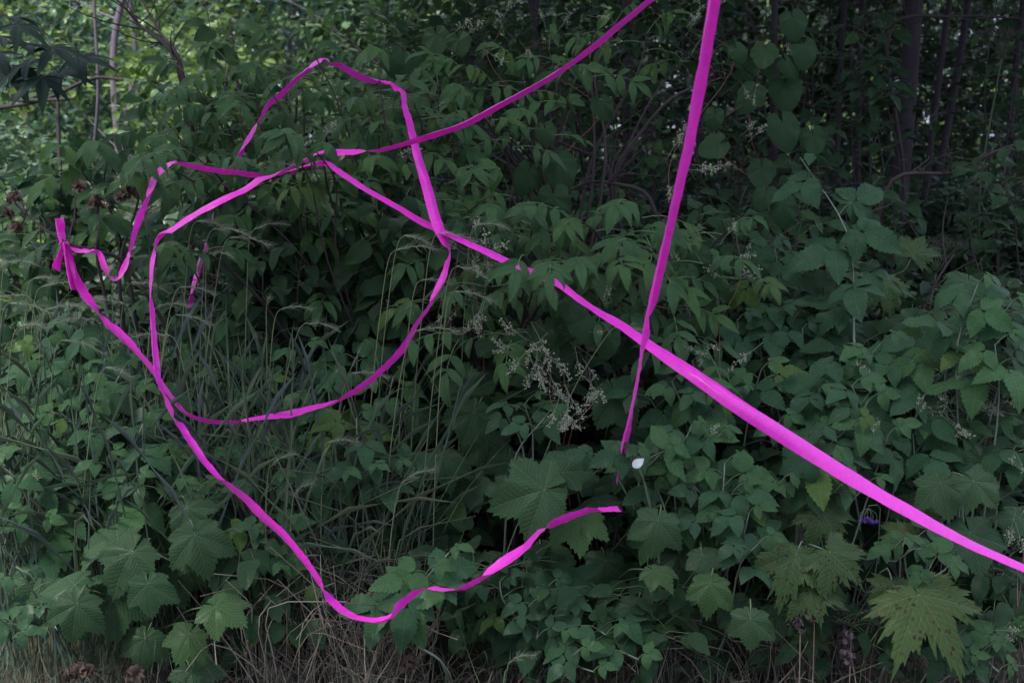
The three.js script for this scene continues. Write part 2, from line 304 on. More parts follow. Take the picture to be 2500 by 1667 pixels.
function elder(label, root, tips, o = {}) {
  const base = ground(...root), p = new Plant('elder_shrub', label, 'elder shrub', base);
  const hub = base.clone().add(V(0, o.hub ?? 0.5, 0));
  p.stem([base, base.clone().lerp(hub, 0.5).add(V(0.03, 0, 0.02)), hub], 0.016, 0.011, 'brown', 6, 3);
  for (const t of tips) {
    const tip = at(...t), mid = hub.clone().lerp(tip, 0.5).add(V(rs(0.08), 0.12, rs(0.08)));
    const pts = [hub.clone().add(V(rs(0.01), -0.03, rs(0.01))), mid, hub.clone().lerp(tip, 0.8).add(V(rs(0.03), 0.09, 0)), tip];
    p.stem(pts, o.br ?? 0.0065, 0.0016, 'brown', 5, 4, 'branch');
    const c = new THREE.CatmullRomCurve3(pts, false, 'centripetal'), L = c.getLength(), n = o.n ?? 4;
    for (let i = 0; i < n; i++) {
      const u = 1 - i * Math.min(0.16, 0.1 / L) - 0.005, q = c.getPoint(u), a = i * 2.2 + rnd() * 2;
      const dir = i === 0 ? c.getTangent(1).addScaledVector(BACK, 0.3).add(rv(0.3)).normalize() : RIGHT.clone().multiplyScalar(Math.cos(a)).addScaledVector(BACK, 0.3 + 0.5 * Math.sin(a)).addScaledVector(UP, 0.15).normalize();
      pinnate(p, q, dir, (o.size ?? 0.08) * ru(0.82, 1.15), o);
    }
  }
  return p.done();
}
// big lobed leaves placed one by one: [px, py, depth, tip angle, length in px, tint, tilt up, tilt back]
function lobed(kind, name, label, category, root, list, o = {}) {
  const base = ground(...root), p = new Plant(name, label, category, base), hubs = [];
  for (const [px, py, d, ang, rp, tint, up, back, note] of list) {
    const J = at(px, py, d), size = rp / F * d, N = faceN(0.16, up ?? 0.5, back ?? 0.75);
    const T = perp(RIGHT.clone().multiplyScalar(Math.cos(ang * D2R)).addScaledVector(CUP, Math.sin(ang * D2R)), N);
    p.leaf(kind, J, T, N, size, tint, 'leaf', note);
    const ax = base.clone().lerp(V(J.x, base.y, J.z), 0.35), Q = V(ax.x, Math.max(0.03, J.y - ru(0.14, 0.22)), Math.min(ax.z, J.z - 0.05));
    p.stem([J, J.clone().addScaledVector(T, -0.05).addScaledVector(N, -0.03), J.clone().lerp(Q, 0.6).add(V(0, 0.02, -0.01)), Q], 0.0016, 0.0022, o.petiole ?? 'yellow', 5, 3, 'petiole');
    hubs.push(Q);
  }
  for (const Q of hubs) p.stem([base.clone().add(V(rs(0.03), 0, rs(0.03))), base.clone().lerp(Q, 0.55).add(V(rs(0.02), 0.02, -0.03)), Q], 0.004, 0.0022, 'brown', 5, 3);
  return p.done();
}
// leafy shrub with simple leaves filling a box given by pixel limits and depths
function broadShrub(name, label, category, [x0, x1, y0, y1, d0, d1], n, size, o = {}) {
  const dm = (d0 + d1) / 2, c = at((x0 + x1) / 2, y1, dm), base = ground(c.x, c.z - 0.02), p = new Plant(name, label, category, base, o.group);
  const k = o.stems ?? 7, per = Math.ceil(n / k);
  for (let s = 0; s < k; s++) {
    const tip = at(ru(x0, x1), y0 + (y1 - y0) * Math.pow(rnd(), 1.3) * 0.7, ru(d0, d1)), b = base.clone().add(V(rs(0.08), 0, rs(0.08)));
    const pts = [b, b.clone().lerp(tip, 0.4).add(V(rs(0.1), 0.1, rs(0.08))), b.clone().lerp(tip, 0.75).add(V(rs(0.08), 0.08, rs(0.08))), tip];
    p.stem(pts, o.r ?? 0.006, 0.0015, o.stem ?? 'brown', 5, 4);
    const cv = new THREE.CatmullRomCurve3(pts, false, 'centripetal');
    for (let i = 0; i < per; i++) {
      const u = 1 - Math.pow(rnd(), 1.2) * 0.8, q = cv.getPoint(u), dir = V(rs(1), ru(-0.2, 0.6), rs(1)).addScaledVector(BACK, 0.3).normalize(), st = ru(0.02, 0.13), E = q.clone().addScaledVector(dir, st);
      p.stem([q, q.clone().lerp(E, 0.5).add(V(0, st * 0.1, 0)), E], 0.0013, 0.0008, 'green', 3, 1, 'twig');
      const N = faceN(0.5, o.up ?? 0.8, o.back ?? 0.45);
      p.leaf(o.kind ?? 'broad', E, perp(dir.clone().addScaledVector(UP, -0.5).add(rv(0.4)), N), N, size * ru(0.65, 1.25), rnd() < (o.yellow ?? 0.03) ? Math.min(4, LEAVES[o.kind ?? 'broad'].mats.length - 1) : o.tint ?? ri(4), 'leaf');
    }
  }
  return p.done();
}
// tiny flowers on branching threads
function panicle(n, L, spread) {
  const fl = [], th = [];
  for (let b = 0; b < 5; b++) {
    const y0 = b / 5 * L * 0.8, e = V(rs(spread), y0 + ru(0.2, 0.5) * L, rs(spread)), pts = [V(0, y0, 0), V(e.x * 0.5, (y0 + e.y) / 2 + 0.008, e.z * 0.5), e];
    th.push(tube(pts, 0.0007, 0.0004, 3, 2)); const c = new THREE.CatmullRomCurve3(pts);
    for (let i = 0; i < n / 5; i++) { const q = c.getPoint(ru(0.2, 1)).add(rv(0.007)), g = new THREE.OctahedronGeometry(ru(0.0012, 0.0026), 0); g.rotateX(rnd() * 3); g.rotateZ(rnd() * 3); g.translate(q.x, q.y, q.z); fl.push(g); }
  }
  th.push(tube([V(0, -0.04, 0), V(0, L * 0.4, 0), V(rs(0.02), L * 0.85, rs(0.02))], 0.0009, 0.0005, 3, 2));
  return [mergeGeometries(fl), mergeGeometries(th)];
}
const PAN = times(6, () => panicle(42, 0.055, 0.016)), FLOWER = plain([0.31, 0.32, 0.23]);
// climbing vine: heart leaves [px, py, d, angle, length px, tint] and panicles [px, py, d, angle, size]
function vine(label, root, leaves, pans, o = {}) {
  const base = ground(...root), p = new Plant('climbing_vine', label, 'vine', base), order = [...leaves, ...pans].map((l) => at(l[0], l[1] + 12, l[2] + 0.12)).sort((a, b) => a.y - b.y);
  // runners climb through the leaves behind; each takes the nearest points above it
  const runners = times(3, () => [base.clone().add(V(rs(0.1), 0, rs(0.05)))]);
  for (const q of order) { const r = runners.reduce((a, b) => (Math.abs(b.at(-1).x - q.x) / (0.04 + q.y - b.at(-1).y) < Math.abs(a.at(-1).x - q.x) / (0.04 + q.y - a.at(-1).y) ? b : a)), l = r.at(-1); if (q.y - l.y > 0.06 && Math.abs(q.x - l.x) < (q.y - l.y) * 1.6) r.push(q.clone().add(rv(0.012))); }
  for (const r of runners) if (r.length > 1) p.stem([r[0], r[0].clone().lerp(r[1], 0.5).add(V(rs(0.04), 0, -0.05)), ...r.slice(1)], 0.0015, 0.0008, o.stem ?? 'red', 4, 5);
  for (const [px, py, d, ang, rp, tint] of leaves) {
    const J = at(px, py, d), N = faceN(0.2, 0.25, 0.9), T = perp(RIGHT.clone().multiplyScalar(Math.cos(ang * D2R)).addScaledVector(CUP, Math.sin(ang * D2R)), N);
    p.leaf('heart', J, T, N, 0.86 * rp / F * d, tint, 'leaf');
    const Q = J.clone().add(V(rs(0.04), -0.03, -0.12)); p.stem([J, J.clone().lerp(Q, 0.5).add(V(0, 0.01, -0.01)), Q], 0.0009, 0.0011, 'green', 4, 2, 'petiole');
  }
  for (const [px, py, d, ang, s] of pans) for (let k = 0; k < (o.dense ?? 2); k++) {
    const J = at(px + rs(16), py + rs(16), d + rs(0.04)), T = RIGHT.clone().multiplyScalar(Math.cos((ang + rs(40)) * D2R)).addScaledVector(CUP, Math.sin((ang + rs(40)) * D2R)).addScaledVector(BACK, rs(0.4));
    const [fg, tg] = pick(PAN), m = p.part('flower_cluster', fg, FLOWER, J); orient(m, T, BACK); m.scale.setScalar((s ?? 1) * ru(0.55, 0.85));
    const h = new THREE.Mesh(tg, STEM.pale); h.name = 'flower_stalk'; m.add(h);
    const B = J.clone().addScaledVector(T, -0.035); p.stem([B, B.clone().add(V(rs(0.02), -0.01, -0.05)), B.clone().add(V(rs(0.05), -0.05, -0.12))], 0.0008, 0.0008, 'green', 3, 2, 'flower_twig');
  }
  return p.done();
}

// ------------------------------------------------------------------ far woods, trees, saplings
function clump(n, len, w) {   // one small twig of leaves for far crowns
  const gs = [];
  for (let i = 0; i < n; i++) {
    const g = simpleLeaf({ w, a: 0.6, b: 0.8, teeth: 2, tooth: 0, fold: 0.3, droop: ru(0.2, 1.0), cols: 1, wave: 0 });
    const m = new THREE.Object3D(), d = V(rs(1), rs(0.6), rs(1)).normalize(); orient(m, d.clone().addScaledVector(UP, -0.3), V(rs(0.6), 1, rs(0.6)).normalize()); m.scale.setScalar(len * ru(0.7, 1.2)); m.position.copy(d).multiplyScalar(len * ru(0.1, 0.9)); m.updateMatrix();
    gs.push(g.applyMatrix4(m.matrix));
  }
  return mergeGeometries(gs);
}
const CLUMP = times(3, () => clump(7, 0.075, 0.3)), FARM = plain([1, 1, 1], { transmission: 0.4, roughness: 1, thickness: 0, clearcoat: 0.35, clearcoatRoughness: 0.3 });
function scatter(name, n, place, colors, parent, pos, clumps = CLUMP) {
  if (!parent) { const g = new THREE.Group(); g.name = numbered(name); g.userData.kind = 'stuff'; scene.add(g); scatter('foliage', n, place, colors, g, undefined, clumps); return [g]; }
  const per = Math.ceil(n / clumps.length), made = [];
  clumps.forEach((g) => {
    const m = new THREE.InstancedMesh(g, FARM, per), o = new THREE.Object3D(), c = new THREE.Color();
    for (let i = 0; i < per; i++) {
      const [q, s] = place(i); o.position.copy(pos ? q.sub(pos) : q); o.rotation.set(rs(0.5), rnd() * 6.28, rs(0.5)); o.scale.setScalar(s * ru(0.7, 1.3)); o.updateMatrix(); m.setMatrixAt(i, o.matrix);
      const k = pick(colors), v = ru(0.75, 1.25); c.setRGB(k[0] * v, k[1] * v, k[2] * v); m.setColorAt(i, c);
    }
    m.name = name; m.userData.kind = 'stuff'; parent.add(m); made.push(m);
  });
  return made;
}
const GREENS = [[0.04, 0.085, 0.028], [0.05, 0.105, 0.032], [0.035, 0.068, 0.035], [0.065, 0.12, 0.032]], BRIGHT = [[0.09, 0.18, 0.065], [0.07, 0.135, 0.085], [0.17, 0.25, 0.06], [0.055, 0.11, 0.08]], DARK = [[0.028, 0.056, 0.026], [0.024, 0.05, 0.027], [0.035, 0.065, 0.026]];  // BRIGHT and DARK carry clearing light and woodland shade in the leaf colour
// woods far behind, a clearing of low growth on the left in front of them
for (const m of scatter('far_woods', 24000, () => { const z = ru(-20, -15), x = rs(9.5); return [V(x, Math.pow(rnd(), 0.8) * 5.2 * (0.8 + 0.2 * Math.sin(x * 1.3)), z), 1.7]; }, [...GREENS, ...BRIGHT])) Object.assign(m.userData, { label: 'pale mass of woodland foliage far behind the thicket', category: 'woodland' });
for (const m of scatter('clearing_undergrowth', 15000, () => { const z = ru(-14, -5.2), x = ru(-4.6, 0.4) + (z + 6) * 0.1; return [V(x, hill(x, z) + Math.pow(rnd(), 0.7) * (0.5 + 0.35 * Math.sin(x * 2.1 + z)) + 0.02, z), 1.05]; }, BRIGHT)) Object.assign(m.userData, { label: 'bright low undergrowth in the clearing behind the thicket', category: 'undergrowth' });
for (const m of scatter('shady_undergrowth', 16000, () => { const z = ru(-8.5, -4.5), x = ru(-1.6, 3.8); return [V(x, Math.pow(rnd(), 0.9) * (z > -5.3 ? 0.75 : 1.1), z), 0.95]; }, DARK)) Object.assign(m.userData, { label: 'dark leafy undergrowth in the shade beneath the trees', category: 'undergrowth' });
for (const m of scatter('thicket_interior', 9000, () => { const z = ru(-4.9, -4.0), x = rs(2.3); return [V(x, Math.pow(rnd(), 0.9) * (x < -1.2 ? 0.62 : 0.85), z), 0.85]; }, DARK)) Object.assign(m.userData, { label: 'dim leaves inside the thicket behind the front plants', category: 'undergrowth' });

function tree(name, label, px, d, wpx, lean, height, o = {}) {
  const foot = at(px, 900, d), base = ground(foot.x - lean * 0.2, foot.z), p = new Plant(name, label, o.category ?? 'tree', base);
  const r = wpx / F * d / 2, top = base.clone().add(V(lean, height, rs(0.3)));
  const pts = [base.clone().add(V(0, -0.05, 0)), base.clone().lerp(top, 0.12).add(V(rs(r), 0, 0)), base.clone().lerp(top, 0.35).add(V(rs(0.05) + r * 0.5, 0, 0)), base.clone().lerp(top, 0.7).add(V(rs(0.1), 0, 0)), top];
  if (o.wob) { pts.length = 1; for (let k = 1; k < 10; k++) pts.push(base.clone().lerp(top, k / 9.5).add(V(rs(o.wob), 0, rs(o.wob)))); pts.push(top); }
  p.stem(pts, r * 1.25, r * 0.4, o.mat ?? 'bark', 12, 6, 'trunk');
  const c = new THREE.CatmullRomCurve3(pts, false, 'centripetal');
  for (let i = 0; i < (o.branches ?? 6); i++) {
    const u = ru(o.from ?? 0.22, 0.95), q = c.getPoint(u), a = rnd() * 6.28, L = ru(0.5, 1.4), e = q.clone().add(V(Math.cos(a) * L, ru(0.1, 0.6) * L, Math.sin(a) * L * 0.7));
    p.stem([q, q.clone().lerp(e, 0.5).add(V(rs(0.08), rs(0.08), rs(0.08))), e], r * 0.35, 0.004, o.mat ?? 'bark', 6, 4, 'branch');
    for (let k = 0; k < 3; k++) { const f = q.clone().lerp(e, ru(0.4, 0.95)), g = f.clone().add(V(rs(0.35), rs(0.25), rs(0.3))); p.stem([f, f.clone().lerp(g, 0.5).add(rv(0.04)), g], 0.004, 0.0015, 'brown', 4, 2, 'twig'); }
  }
  const [rx, ry] = o.crown ?? [1.5, 0.9], cc = base.clone().add(V(lean * 0.8, o.crownY ?? 3.35, 0));
  if (o.n !== 0) scatter('crown', o.n ?? 1100, () => { const v = rv(1); while (v.length() > 1) v.copy(rv(1)); return [cc.clone().add(V(v.x * rx, v.y * ry, v.z * rx)), o.s ?? 1.4]; }, o.colors ?? GREENS, p.g, p.base);
  return p.done();
}
tree('shade_tree', 'thickest dark grey trunk rising through the right of the picture', 2165, 6.0, 50, 0.12, 5.4, { crown: [2.1, 1.1], n: 2400 });
tree('shade_tree', 'slim dark trunk just right of the thickest trunk', 2228, 6.3, 17, 0.25, 5, {});
tree('shade_tree', 'leaning dark trunk second to the right of the thickest trunk', 2252, 7.0, 20, 0.45, 5.2, {});
tree('shade_tree', 'slender upright trunk left of the thickest trunk behind dark leaves', 2012, 6.6, 16, 0.06, 5, {});
tree('shade_tree', 'greyish trunk beside the hanging heart leaves', 1900, 5.6, 20, -0.12, 4.8, {});
tree('shade_tree', 'dim trunk between the heart leaves and the thickest trunk', 2080, 7.2, 17, 0.1, 5.1, {});
tree('shade_tree', 'dark trunk behind the gap between the two long pink strands', 1505, 5.6, 28, -0.2, 4.8, { crown: [1.7, 0.9], n: 1500 });
tree('shade_tree', 'leaning dark trunk behind the rising pink strand near the top', 1345, 6.2, 22, -0.75, 5, { crown: [1.8, 1.0], n: 1700 });
tree('shade_tree', 'thin pale trunk crossing behind the upper pink strand', 1375, 5.8, 12, -0.5, 4.4, { n: 1300, crown: [1.6, 0.8] });
tree('shade_tree', 'far right slim trunk at the picture edge among leaning stems', 2440, 7.4, 20, 0.2, 5.2, {});
tree('shade_tree', 'faint trunk in the dark to the right of the vertical pink strand', 1700, 6.9, 18, 0.1, 5.2, {});
tree('pale_tree', 'pale grey forked trunk above the shrub in the bright clearing', 322, 9.0, 17, 0.06, 6, { mat: 'palebark', wob: 0.07, crownY: 5, crown: [1.2, 1.0], n: 300, branches: 9 });
tree('pale_tree', 'second pale trunk close to the forked one in the clearing', 346, 9.3, 13, 0.25, 6, { mat: 'palebark', wob: 0.07, crownY: 5, crown: [1.0, 0.9], n: 250 });
tree('pale_tree', 'thin pale stem left of the forked pale trunk', 262, 8.4, 8, 0.02, 5, { mat: 'palebark', wob: 0.07, crownY: 4.6, crown: [0.9, 0.8], n: 200 });
tree('pale_tree', 'pale leaning stems near the top above the pink peak', 690, 9.5, 11, 0.75, 5.4, { mat: 'palebark', wob: 0.07, crownY: 5, n: 250, crown: [0.9, 0.8] });
tree('pale_tree', 'pale grey stem at the top edge far to the left', 95, 11, 12, 0.3, 6, { mat: 'palebark', wob: 0.07, crownY: 5.4, n: 250, crown: [1.1, 0.9] });
// saplings of the clearing: whole crowns of small bright leaves
function sapling(label, px, d, h, rx, n, colors, name = 'bright_sapling') { return tree(name, label, px, d, 7, rs(0.15), h, { category: 'sapling', crownY: h * 0.62, crown: [rx, h * 0.42], n, s: 0.95, colors, branches: 5, mat: 'palebark' }); }
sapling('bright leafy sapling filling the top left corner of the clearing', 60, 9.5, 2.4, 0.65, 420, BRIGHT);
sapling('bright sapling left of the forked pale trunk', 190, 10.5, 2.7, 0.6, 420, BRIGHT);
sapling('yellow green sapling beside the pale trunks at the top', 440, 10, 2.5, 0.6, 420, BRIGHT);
sapling('yellow green sapling above the left half of the elder shrub', 560, 8.6, 2.2, 0.55, 380, [[0.13, 0.2, 0.05], [0.09, 0.16, 0.05]]);
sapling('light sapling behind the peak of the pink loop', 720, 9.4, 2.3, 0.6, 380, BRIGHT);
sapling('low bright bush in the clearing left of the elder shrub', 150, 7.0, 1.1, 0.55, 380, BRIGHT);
sapling('low bright bush behind the left pink knot', 250, 6.2, 0.75, 0.5, 300, [[0.13, 0.21, 0.05], [0.1, 0.18, 0.05]]);
sapling('bluish green bush at the far left edge of the clearing', -20, 8.0, 1.4, 0.6, 380, [[0.06, 0.12, 0.06], [0.08, 0.14, 0.07]]);
sapling('dark slim sapling between the clearing and the dark trees', 960, 8.2, 2.3, 0.55, 380, GREENS, 'slim_sapling');
for (const [label, px, d] of [['dark sapling far back behind the rising pink strand', 1330, 8.6], ['dark sapling far back behind the gap between the long strands', 1560, 9.2], ['dark sapling far back right of the vertical strand', 1800, 8.8], ['dark sapling far back beside the heart leaves', 1990, 9.4], ['dark sapling far back behind the thickest trunk', 2200, 8.9], ['dark sapling far back near the right edge', 2400, 9.3]]) sapling(label, px, d, 2.9, 0.72, 520, DARK, 'wood_sapling');  // put in to darken the right background; shade is in their leaf colour
sapling('leafy sapling at the top between the pink peak and the rising strand', 1130, 7.2, 2.1, 0.6, 420, GREENS, 'slim_sapling');
tree('added_maple', 'unseen maple added above the left edge with a crown shaped to shade the thicket', -900, 2.3, 260, 0.6, 6, { category: 'maple', crownY: 4.4, crown: [2.3, 0.9], n: 1500, branches: 10, from: 0.62 });  // out-of-view maple added so its crown keeps the sun off the thicket
// fallen bare branches in the clearing
{
  const p = new Plant('fallen_branch', 'dark bare branches lying across the clearing at left', 'branch', ground(at(150, 700, 7.6).x, at(150, 700, 7.6).z));
  const L = (a, r0, r1) => p.stem(a.map((q) => at(...q)), r0 * 0.6, r1 * 0.6, 'brown', 6, 4, 'branch');
  L([[-60, 270, 7.6], [100, 245, 7.6], [230, 190, 7.7], [300, 195, 7.7]], 0.022, 0.016); L([[40, 245, 7.6], [140, 243, 7.5], [180, 240, 7.5]], 0.02, 0.014); L([[140, 225, 7.6], [142, 330, 7.6], [150, 520, 7.6], [152, 760, 7.6]], 0.018, 0.022); p.done();
}
// shaded saplings under the trees, leaf by leaf; a darker leaf tint adds to their shade
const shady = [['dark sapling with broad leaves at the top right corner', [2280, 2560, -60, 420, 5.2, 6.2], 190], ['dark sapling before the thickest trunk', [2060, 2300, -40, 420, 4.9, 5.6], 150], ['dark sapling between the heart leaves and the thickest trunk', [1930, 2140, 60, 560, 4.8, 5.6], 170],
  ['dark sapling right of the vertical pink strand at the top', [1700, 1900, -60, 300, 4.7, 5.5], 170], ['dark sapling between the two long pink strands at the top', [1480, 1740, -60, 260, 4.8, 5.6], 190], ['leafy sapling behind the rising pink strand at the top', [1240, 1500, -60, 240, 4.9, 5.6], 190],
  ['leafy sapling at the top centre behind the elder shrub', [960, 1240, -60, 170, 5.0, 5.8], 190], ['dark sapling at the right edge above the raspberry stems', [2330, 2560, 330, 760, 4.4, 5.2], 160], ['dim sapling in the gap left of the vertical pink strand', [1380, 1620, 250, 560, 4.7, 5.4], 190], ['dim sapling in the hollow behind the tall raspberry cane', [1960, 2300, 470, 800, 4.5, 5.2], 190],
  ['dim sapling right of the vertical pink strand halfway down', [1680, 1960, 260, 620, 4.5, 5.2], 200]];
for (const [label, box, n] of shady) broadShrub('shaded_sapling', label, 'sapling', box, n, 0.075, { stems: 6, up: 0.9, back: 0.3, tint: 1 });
// crooked dark branches seen in the gaps of the shade
{
  const list = [['arching bare branch low in the gap left of the vertical strand', [[1380, 470, 4.3], [1440, 445, 4.3], [1510, 450, 4.3], [1585, 482, 4.25]]], ['long bare branch slanting up behind the vertical strand', [[1500, 430, 4.4], [1560, 330, 4.4], [1640, 240, 4.4], [1760, 190, 4.5]]], ['thin bare branch reaching left from the dark gap', [[1330, 330, 4.4], [1420, 370, 4.4], [1480, 400, 4.4], [1492, 450, 4.4]]], ['thick crooked branch inside the elder shrub', [[750, 690, 4.1], [720, 630, 4.1], [660, 605, 4.0], [560, 610, 3.95], [500, 660, 3.95]]],
    ['dark branch leaning up towards the top right corner', [[2180, 60, 5.2], [2330, 40, 5.2], [2420, 40, 5.2], [2560, 52, 5.2]]], ['low dark branch reaching across the right side', [[2180, 440, 4.6], [2330, 420, 4.6], [2430, 370, 4.6], [2560, 330, 4.7]]], ['two thin dark twigs slanting over the elder shrub at top left', [[260, -30, 4.4], [340, 60, 4.3], [430, 150, 4.2]]], ['dark twig rising from the elder shrub to upper left', [[340, -10, 4.5], [390, 80, 4.4], [440, 160, 4.2]]], ['slanting stem behind the right raspberry plants', [[2330, 620, 4.2], [2280, 700, 4.2], [2240, 790, 4.2], [2200, 900, 4.2]]]];
  for (const [label, pts] of list) {
    const P = pts.map((q) => at(...q)), f = P.at(-1).y < P[0].y ? P.at(-1) : P[0], base = ground(f.x + rs(0.2), f.z - 0.25), p = new Plant('bare_branch', label, 'branch', base);
    const chain = f === P[0] ? [base, base.clone().lerp(f, 0.6).add(rv(0.08)), ...P] : [base, base.clone().lerp(f, 0.6).add(rv(0.08)), ...P.reverse()];
    p.stem(chain, 0.011, 0.003, 'brown', 6, 5, 'branch');
    const c = new THREE.CatmullRomCurve3(chain); for (let i = 0; i < 9; i++) { const q = c.getPoint(ru(0.35, 0.98)), e = q.clone().add(V(rs(0.22), ru(-0.02, 0.22), rs(0.15))); p.stem([q, q.clone().lerp(e, 0.5).add(rv(0.025)), e], 0.003, 0.001, 'brown', 4, 3, 'twig'); }
    p.done();
  }
}

// ------------------------------------------------------------------ elder shrubs
elder('left elder shrub whose drooping leaflets hold the peak of the pink loop', [-0.62, -4.15], [[470, 200, 4.1], [560, 160, 4.15], [690, 150, 4.2], [790, 165, 4.15], [400, 290, 4.0], [360, 350, 3.9], [500, 240, 3.95], [620, 215, 4.0], [740, 240, 3.95], [440, 350, 3.8], [560, 310, 3.9], [690, 320, 3.9], [510, 290, 3.9]], { hub: 0.55 });
elder('elder shrub before the middle of the loop where three pink strands meet', [-0.5, -3.95], [[400, 400, 3.45], [480, 385, 3.5], [720, 385, 3.5], [790, 395, 3.45], [880, 430, 3.72], [700, 470, 3.58], [780, 510, 3.75], [640, 520, 3.65], [450, 610, 3.32], [620, 420, 3.6], [560, 470, 3.7], [870, 530, 3.8]], { hub: 0.5 });
elder('elder branches at the upper bend where the pink tape folds downward', [-0.28, -4.1], [[880, 180, 4.1], [960, 220, 3.8], [1040, 220, 3.85], [900, 270, 3.75], [950, 320, 3.75], [1010, 250, 3.75], [1090, 320, 3.8], [860, 340, 3.75], [1000, 420, 3.75], [1100, 430, 3.75], [930, 400, 3.7], [1070, 210, 3.95]], { hub: 0.6 });
elder('elder shrub under the rising pink strand towards the upper right', [0.15, -4.3], [[1130, 170, 4.1], [1200, 200, 4.1], [1270, 180, 4.15], [1340, 120, 4.2], [1500, 60, 4.35], [1440, 140, 4.25], [1580, 80, 4.4], [1690, 130, 4.5], [1160, 260, 3.95], [1250, 330, 3.9], [1310, 300, 4.0], [1390, 230, 4.1]], { hub: 0.6, n: 3 });
elder('elder branches below the crossing of loop and diagonal strand', [0.02, -3.85], [[1070, 640, 3.65], [1200, 520, 3.6], [1300, 550, 3.55], [1240, 650, 3.42], [1160, 700, 3.4], [1120, 830, 3.4], [1250, 830, 3.35], [1330, 700, 3.3], [1400, 640, 3.35], [1130, 500, 3.7], [1240, 460, 3.75], [1040, 740, 3.5]], { hub: 0.45 });
elder('elder branches spreading behind the crossing of the two long strands', [0.42, -3.9], [[1420, 540, 3.5], [1540, 500, 3.6], [1620, 560, 3.5], [1500, 640, 3.35], [1620, 680, 3.4], [1740, 640, 3.5], [1830, 680, 3.6], [1470, 760, 3.4], [1640, 760, 3.4], [1720, 850, 3.4], [1560, 600, 3.4], [1780, 560, 3.7]], { hub: 0.45 });
elder('small elder shoot with pale leaflets hanging over the left knot', [-1.02, -3.75], [[260, 400, 3.6], [200, 420, 3.6], [330, 440, 3.5], [280, 560, 3.55]], { hub: 0.5, size: 0.09, n: 2 });

elder('elder shrub filling the shady inside of the pink loop', [-0.45, -4.05], [[560, 600, 3.78], [660, 640, 3.75], [760, 620, 3.78], [860, 610, 3.8], [620, 730, 3.7], [820, 720, 3.75], [950, 590, 3.75], [930, 500, 3.78], [560, 500, 3.78], [680, 540, 3.74], [800, 540, 3.76]], { hub: 0.4 });
elder('elder sprigs whose leaflets lie across the pink strands', [-0.3, -3.85], [[715, 372, 3.36], [770, 368, 3.38], [430, 385, 3.36], [765, 128, 3.6], [925, 185, 3.52], [655, 215, 3.62], [620, 290, 3.66], [500, 545, 3.66], [460, 720, 3.7]], { hub: 0.5, n: 1, br: 0.003 });
elder('elder sprigs hanging over the thin upper half of the diagonal strand', [0.1, -3.75], [[1280, 622, 3.12], [1345, 650, 3.08]], { hub: 0.45, n: 1, br: 0.003 });
// maple branch hanging into the top left corner
{
  const base = ground(-1.9, -4.3), p = new Plant('maple_sapling', 'dark maple branch hanging into the top left corner', 'maple', base), end = [[0, 90], [60, 110], [130, 115], [190, 140], [30, 170], [100, 190], [20, 40], [70, 150], [140, 175], [-10, 130], [40, 60]];
  const sp = [base, V(-1.85, 0.9, -4.35), V(-1.7, 1.6, -4.2), at(-40, 100, 3.9), at(80, 110, 3.8), at(190, 125, 3.75)]; p.stem(sp, 0.014, 0.002, 'brown', 6, 5);
  end.forEach(([x, y], i) => { const J = at(x, y, 3.75 + rs(0.12)), N = faceN(0.3, 0.9, 0.3), T = perp(RIGHT.clone().multiplyScalar(0.5 + rs(0.6)).addScaledVector(UP, -0.75), N); p.leaf('maple', J, T, N, ru(0.1, 0.14), i % 2); const q = at(x - 20, y - 20, 3.8); p.stem([J, J.clone().lerp(q, 0.5), q], 0.001, 0.0014, 'red', 4, 1, 'petiole'); });
  p.done();
}
broadShrub('dark_shrub', 'dark bluish leafy shrub at the left edge under the maple branch', 'shrub', [-80, 230, 370, 560, 4.2, 4.7], 150, 0.085, { tint: 1, stems: 6 });
broadShrub('light_shrub', 'light green broad leaves catching light left of the pink knot', 'shrub', [-60, 330, 440, 680, 5.6, 6.6], 190, 0.14, { tint: 4, stems: 9 });
broadShrub('top_shrub', 'rounded leaves on upright twigs above the elder shrub', 'shrub', [440, 600, -40, 160, 4.6, 5.0], 60, 0.085, { stems: 4, up: 0.4, back: 0.8 });

// ------------------------------------------------------------------ lobed leaves
lobed('thimble', 'thimbleberry_plant', 'low thimbleberry plant with a fan of large maple shaped leaves at lower left', 'thimbleberry', [-0.98, -3.38], [
  [322, 1348, 3.02, -112, 104, 0], [285, 1312, 3.1, 150, 112, 0, 0.9, 0.4], [475, 1306, 3.05, -72, 108, 0], [187, 1475, 2.95, -98, 92, 0], [180, 1428, 3.05, -170, 105, 1, 0.8, 0.3], [360, 1426, 2.98, -82, 84, 3], [272, 1456, 3.12, -84, 108, 1], [460, 1548, 2.95, -108, 78, 2], [526, 1480, 2.92, -38, 92, 2, 0.8, 0.5], [457, 1240, 3.12, -55, 78, 0], [170, 1174, 3.25, -92, 88, 1], [312, 1240, 3.25, -150, 92, 1], [352, 1560, 3.1, -95, 82, 1], [468, 1640, 3.0, -60, 90, 1], [420, 1400, 3.2, -70, 90, 1], [540, 1330, 3.15, -60, 70, 0], [100, 1400, 3.2, -110, 90, 1], [395, 1275, 3.25, -90, 85, 3]]);
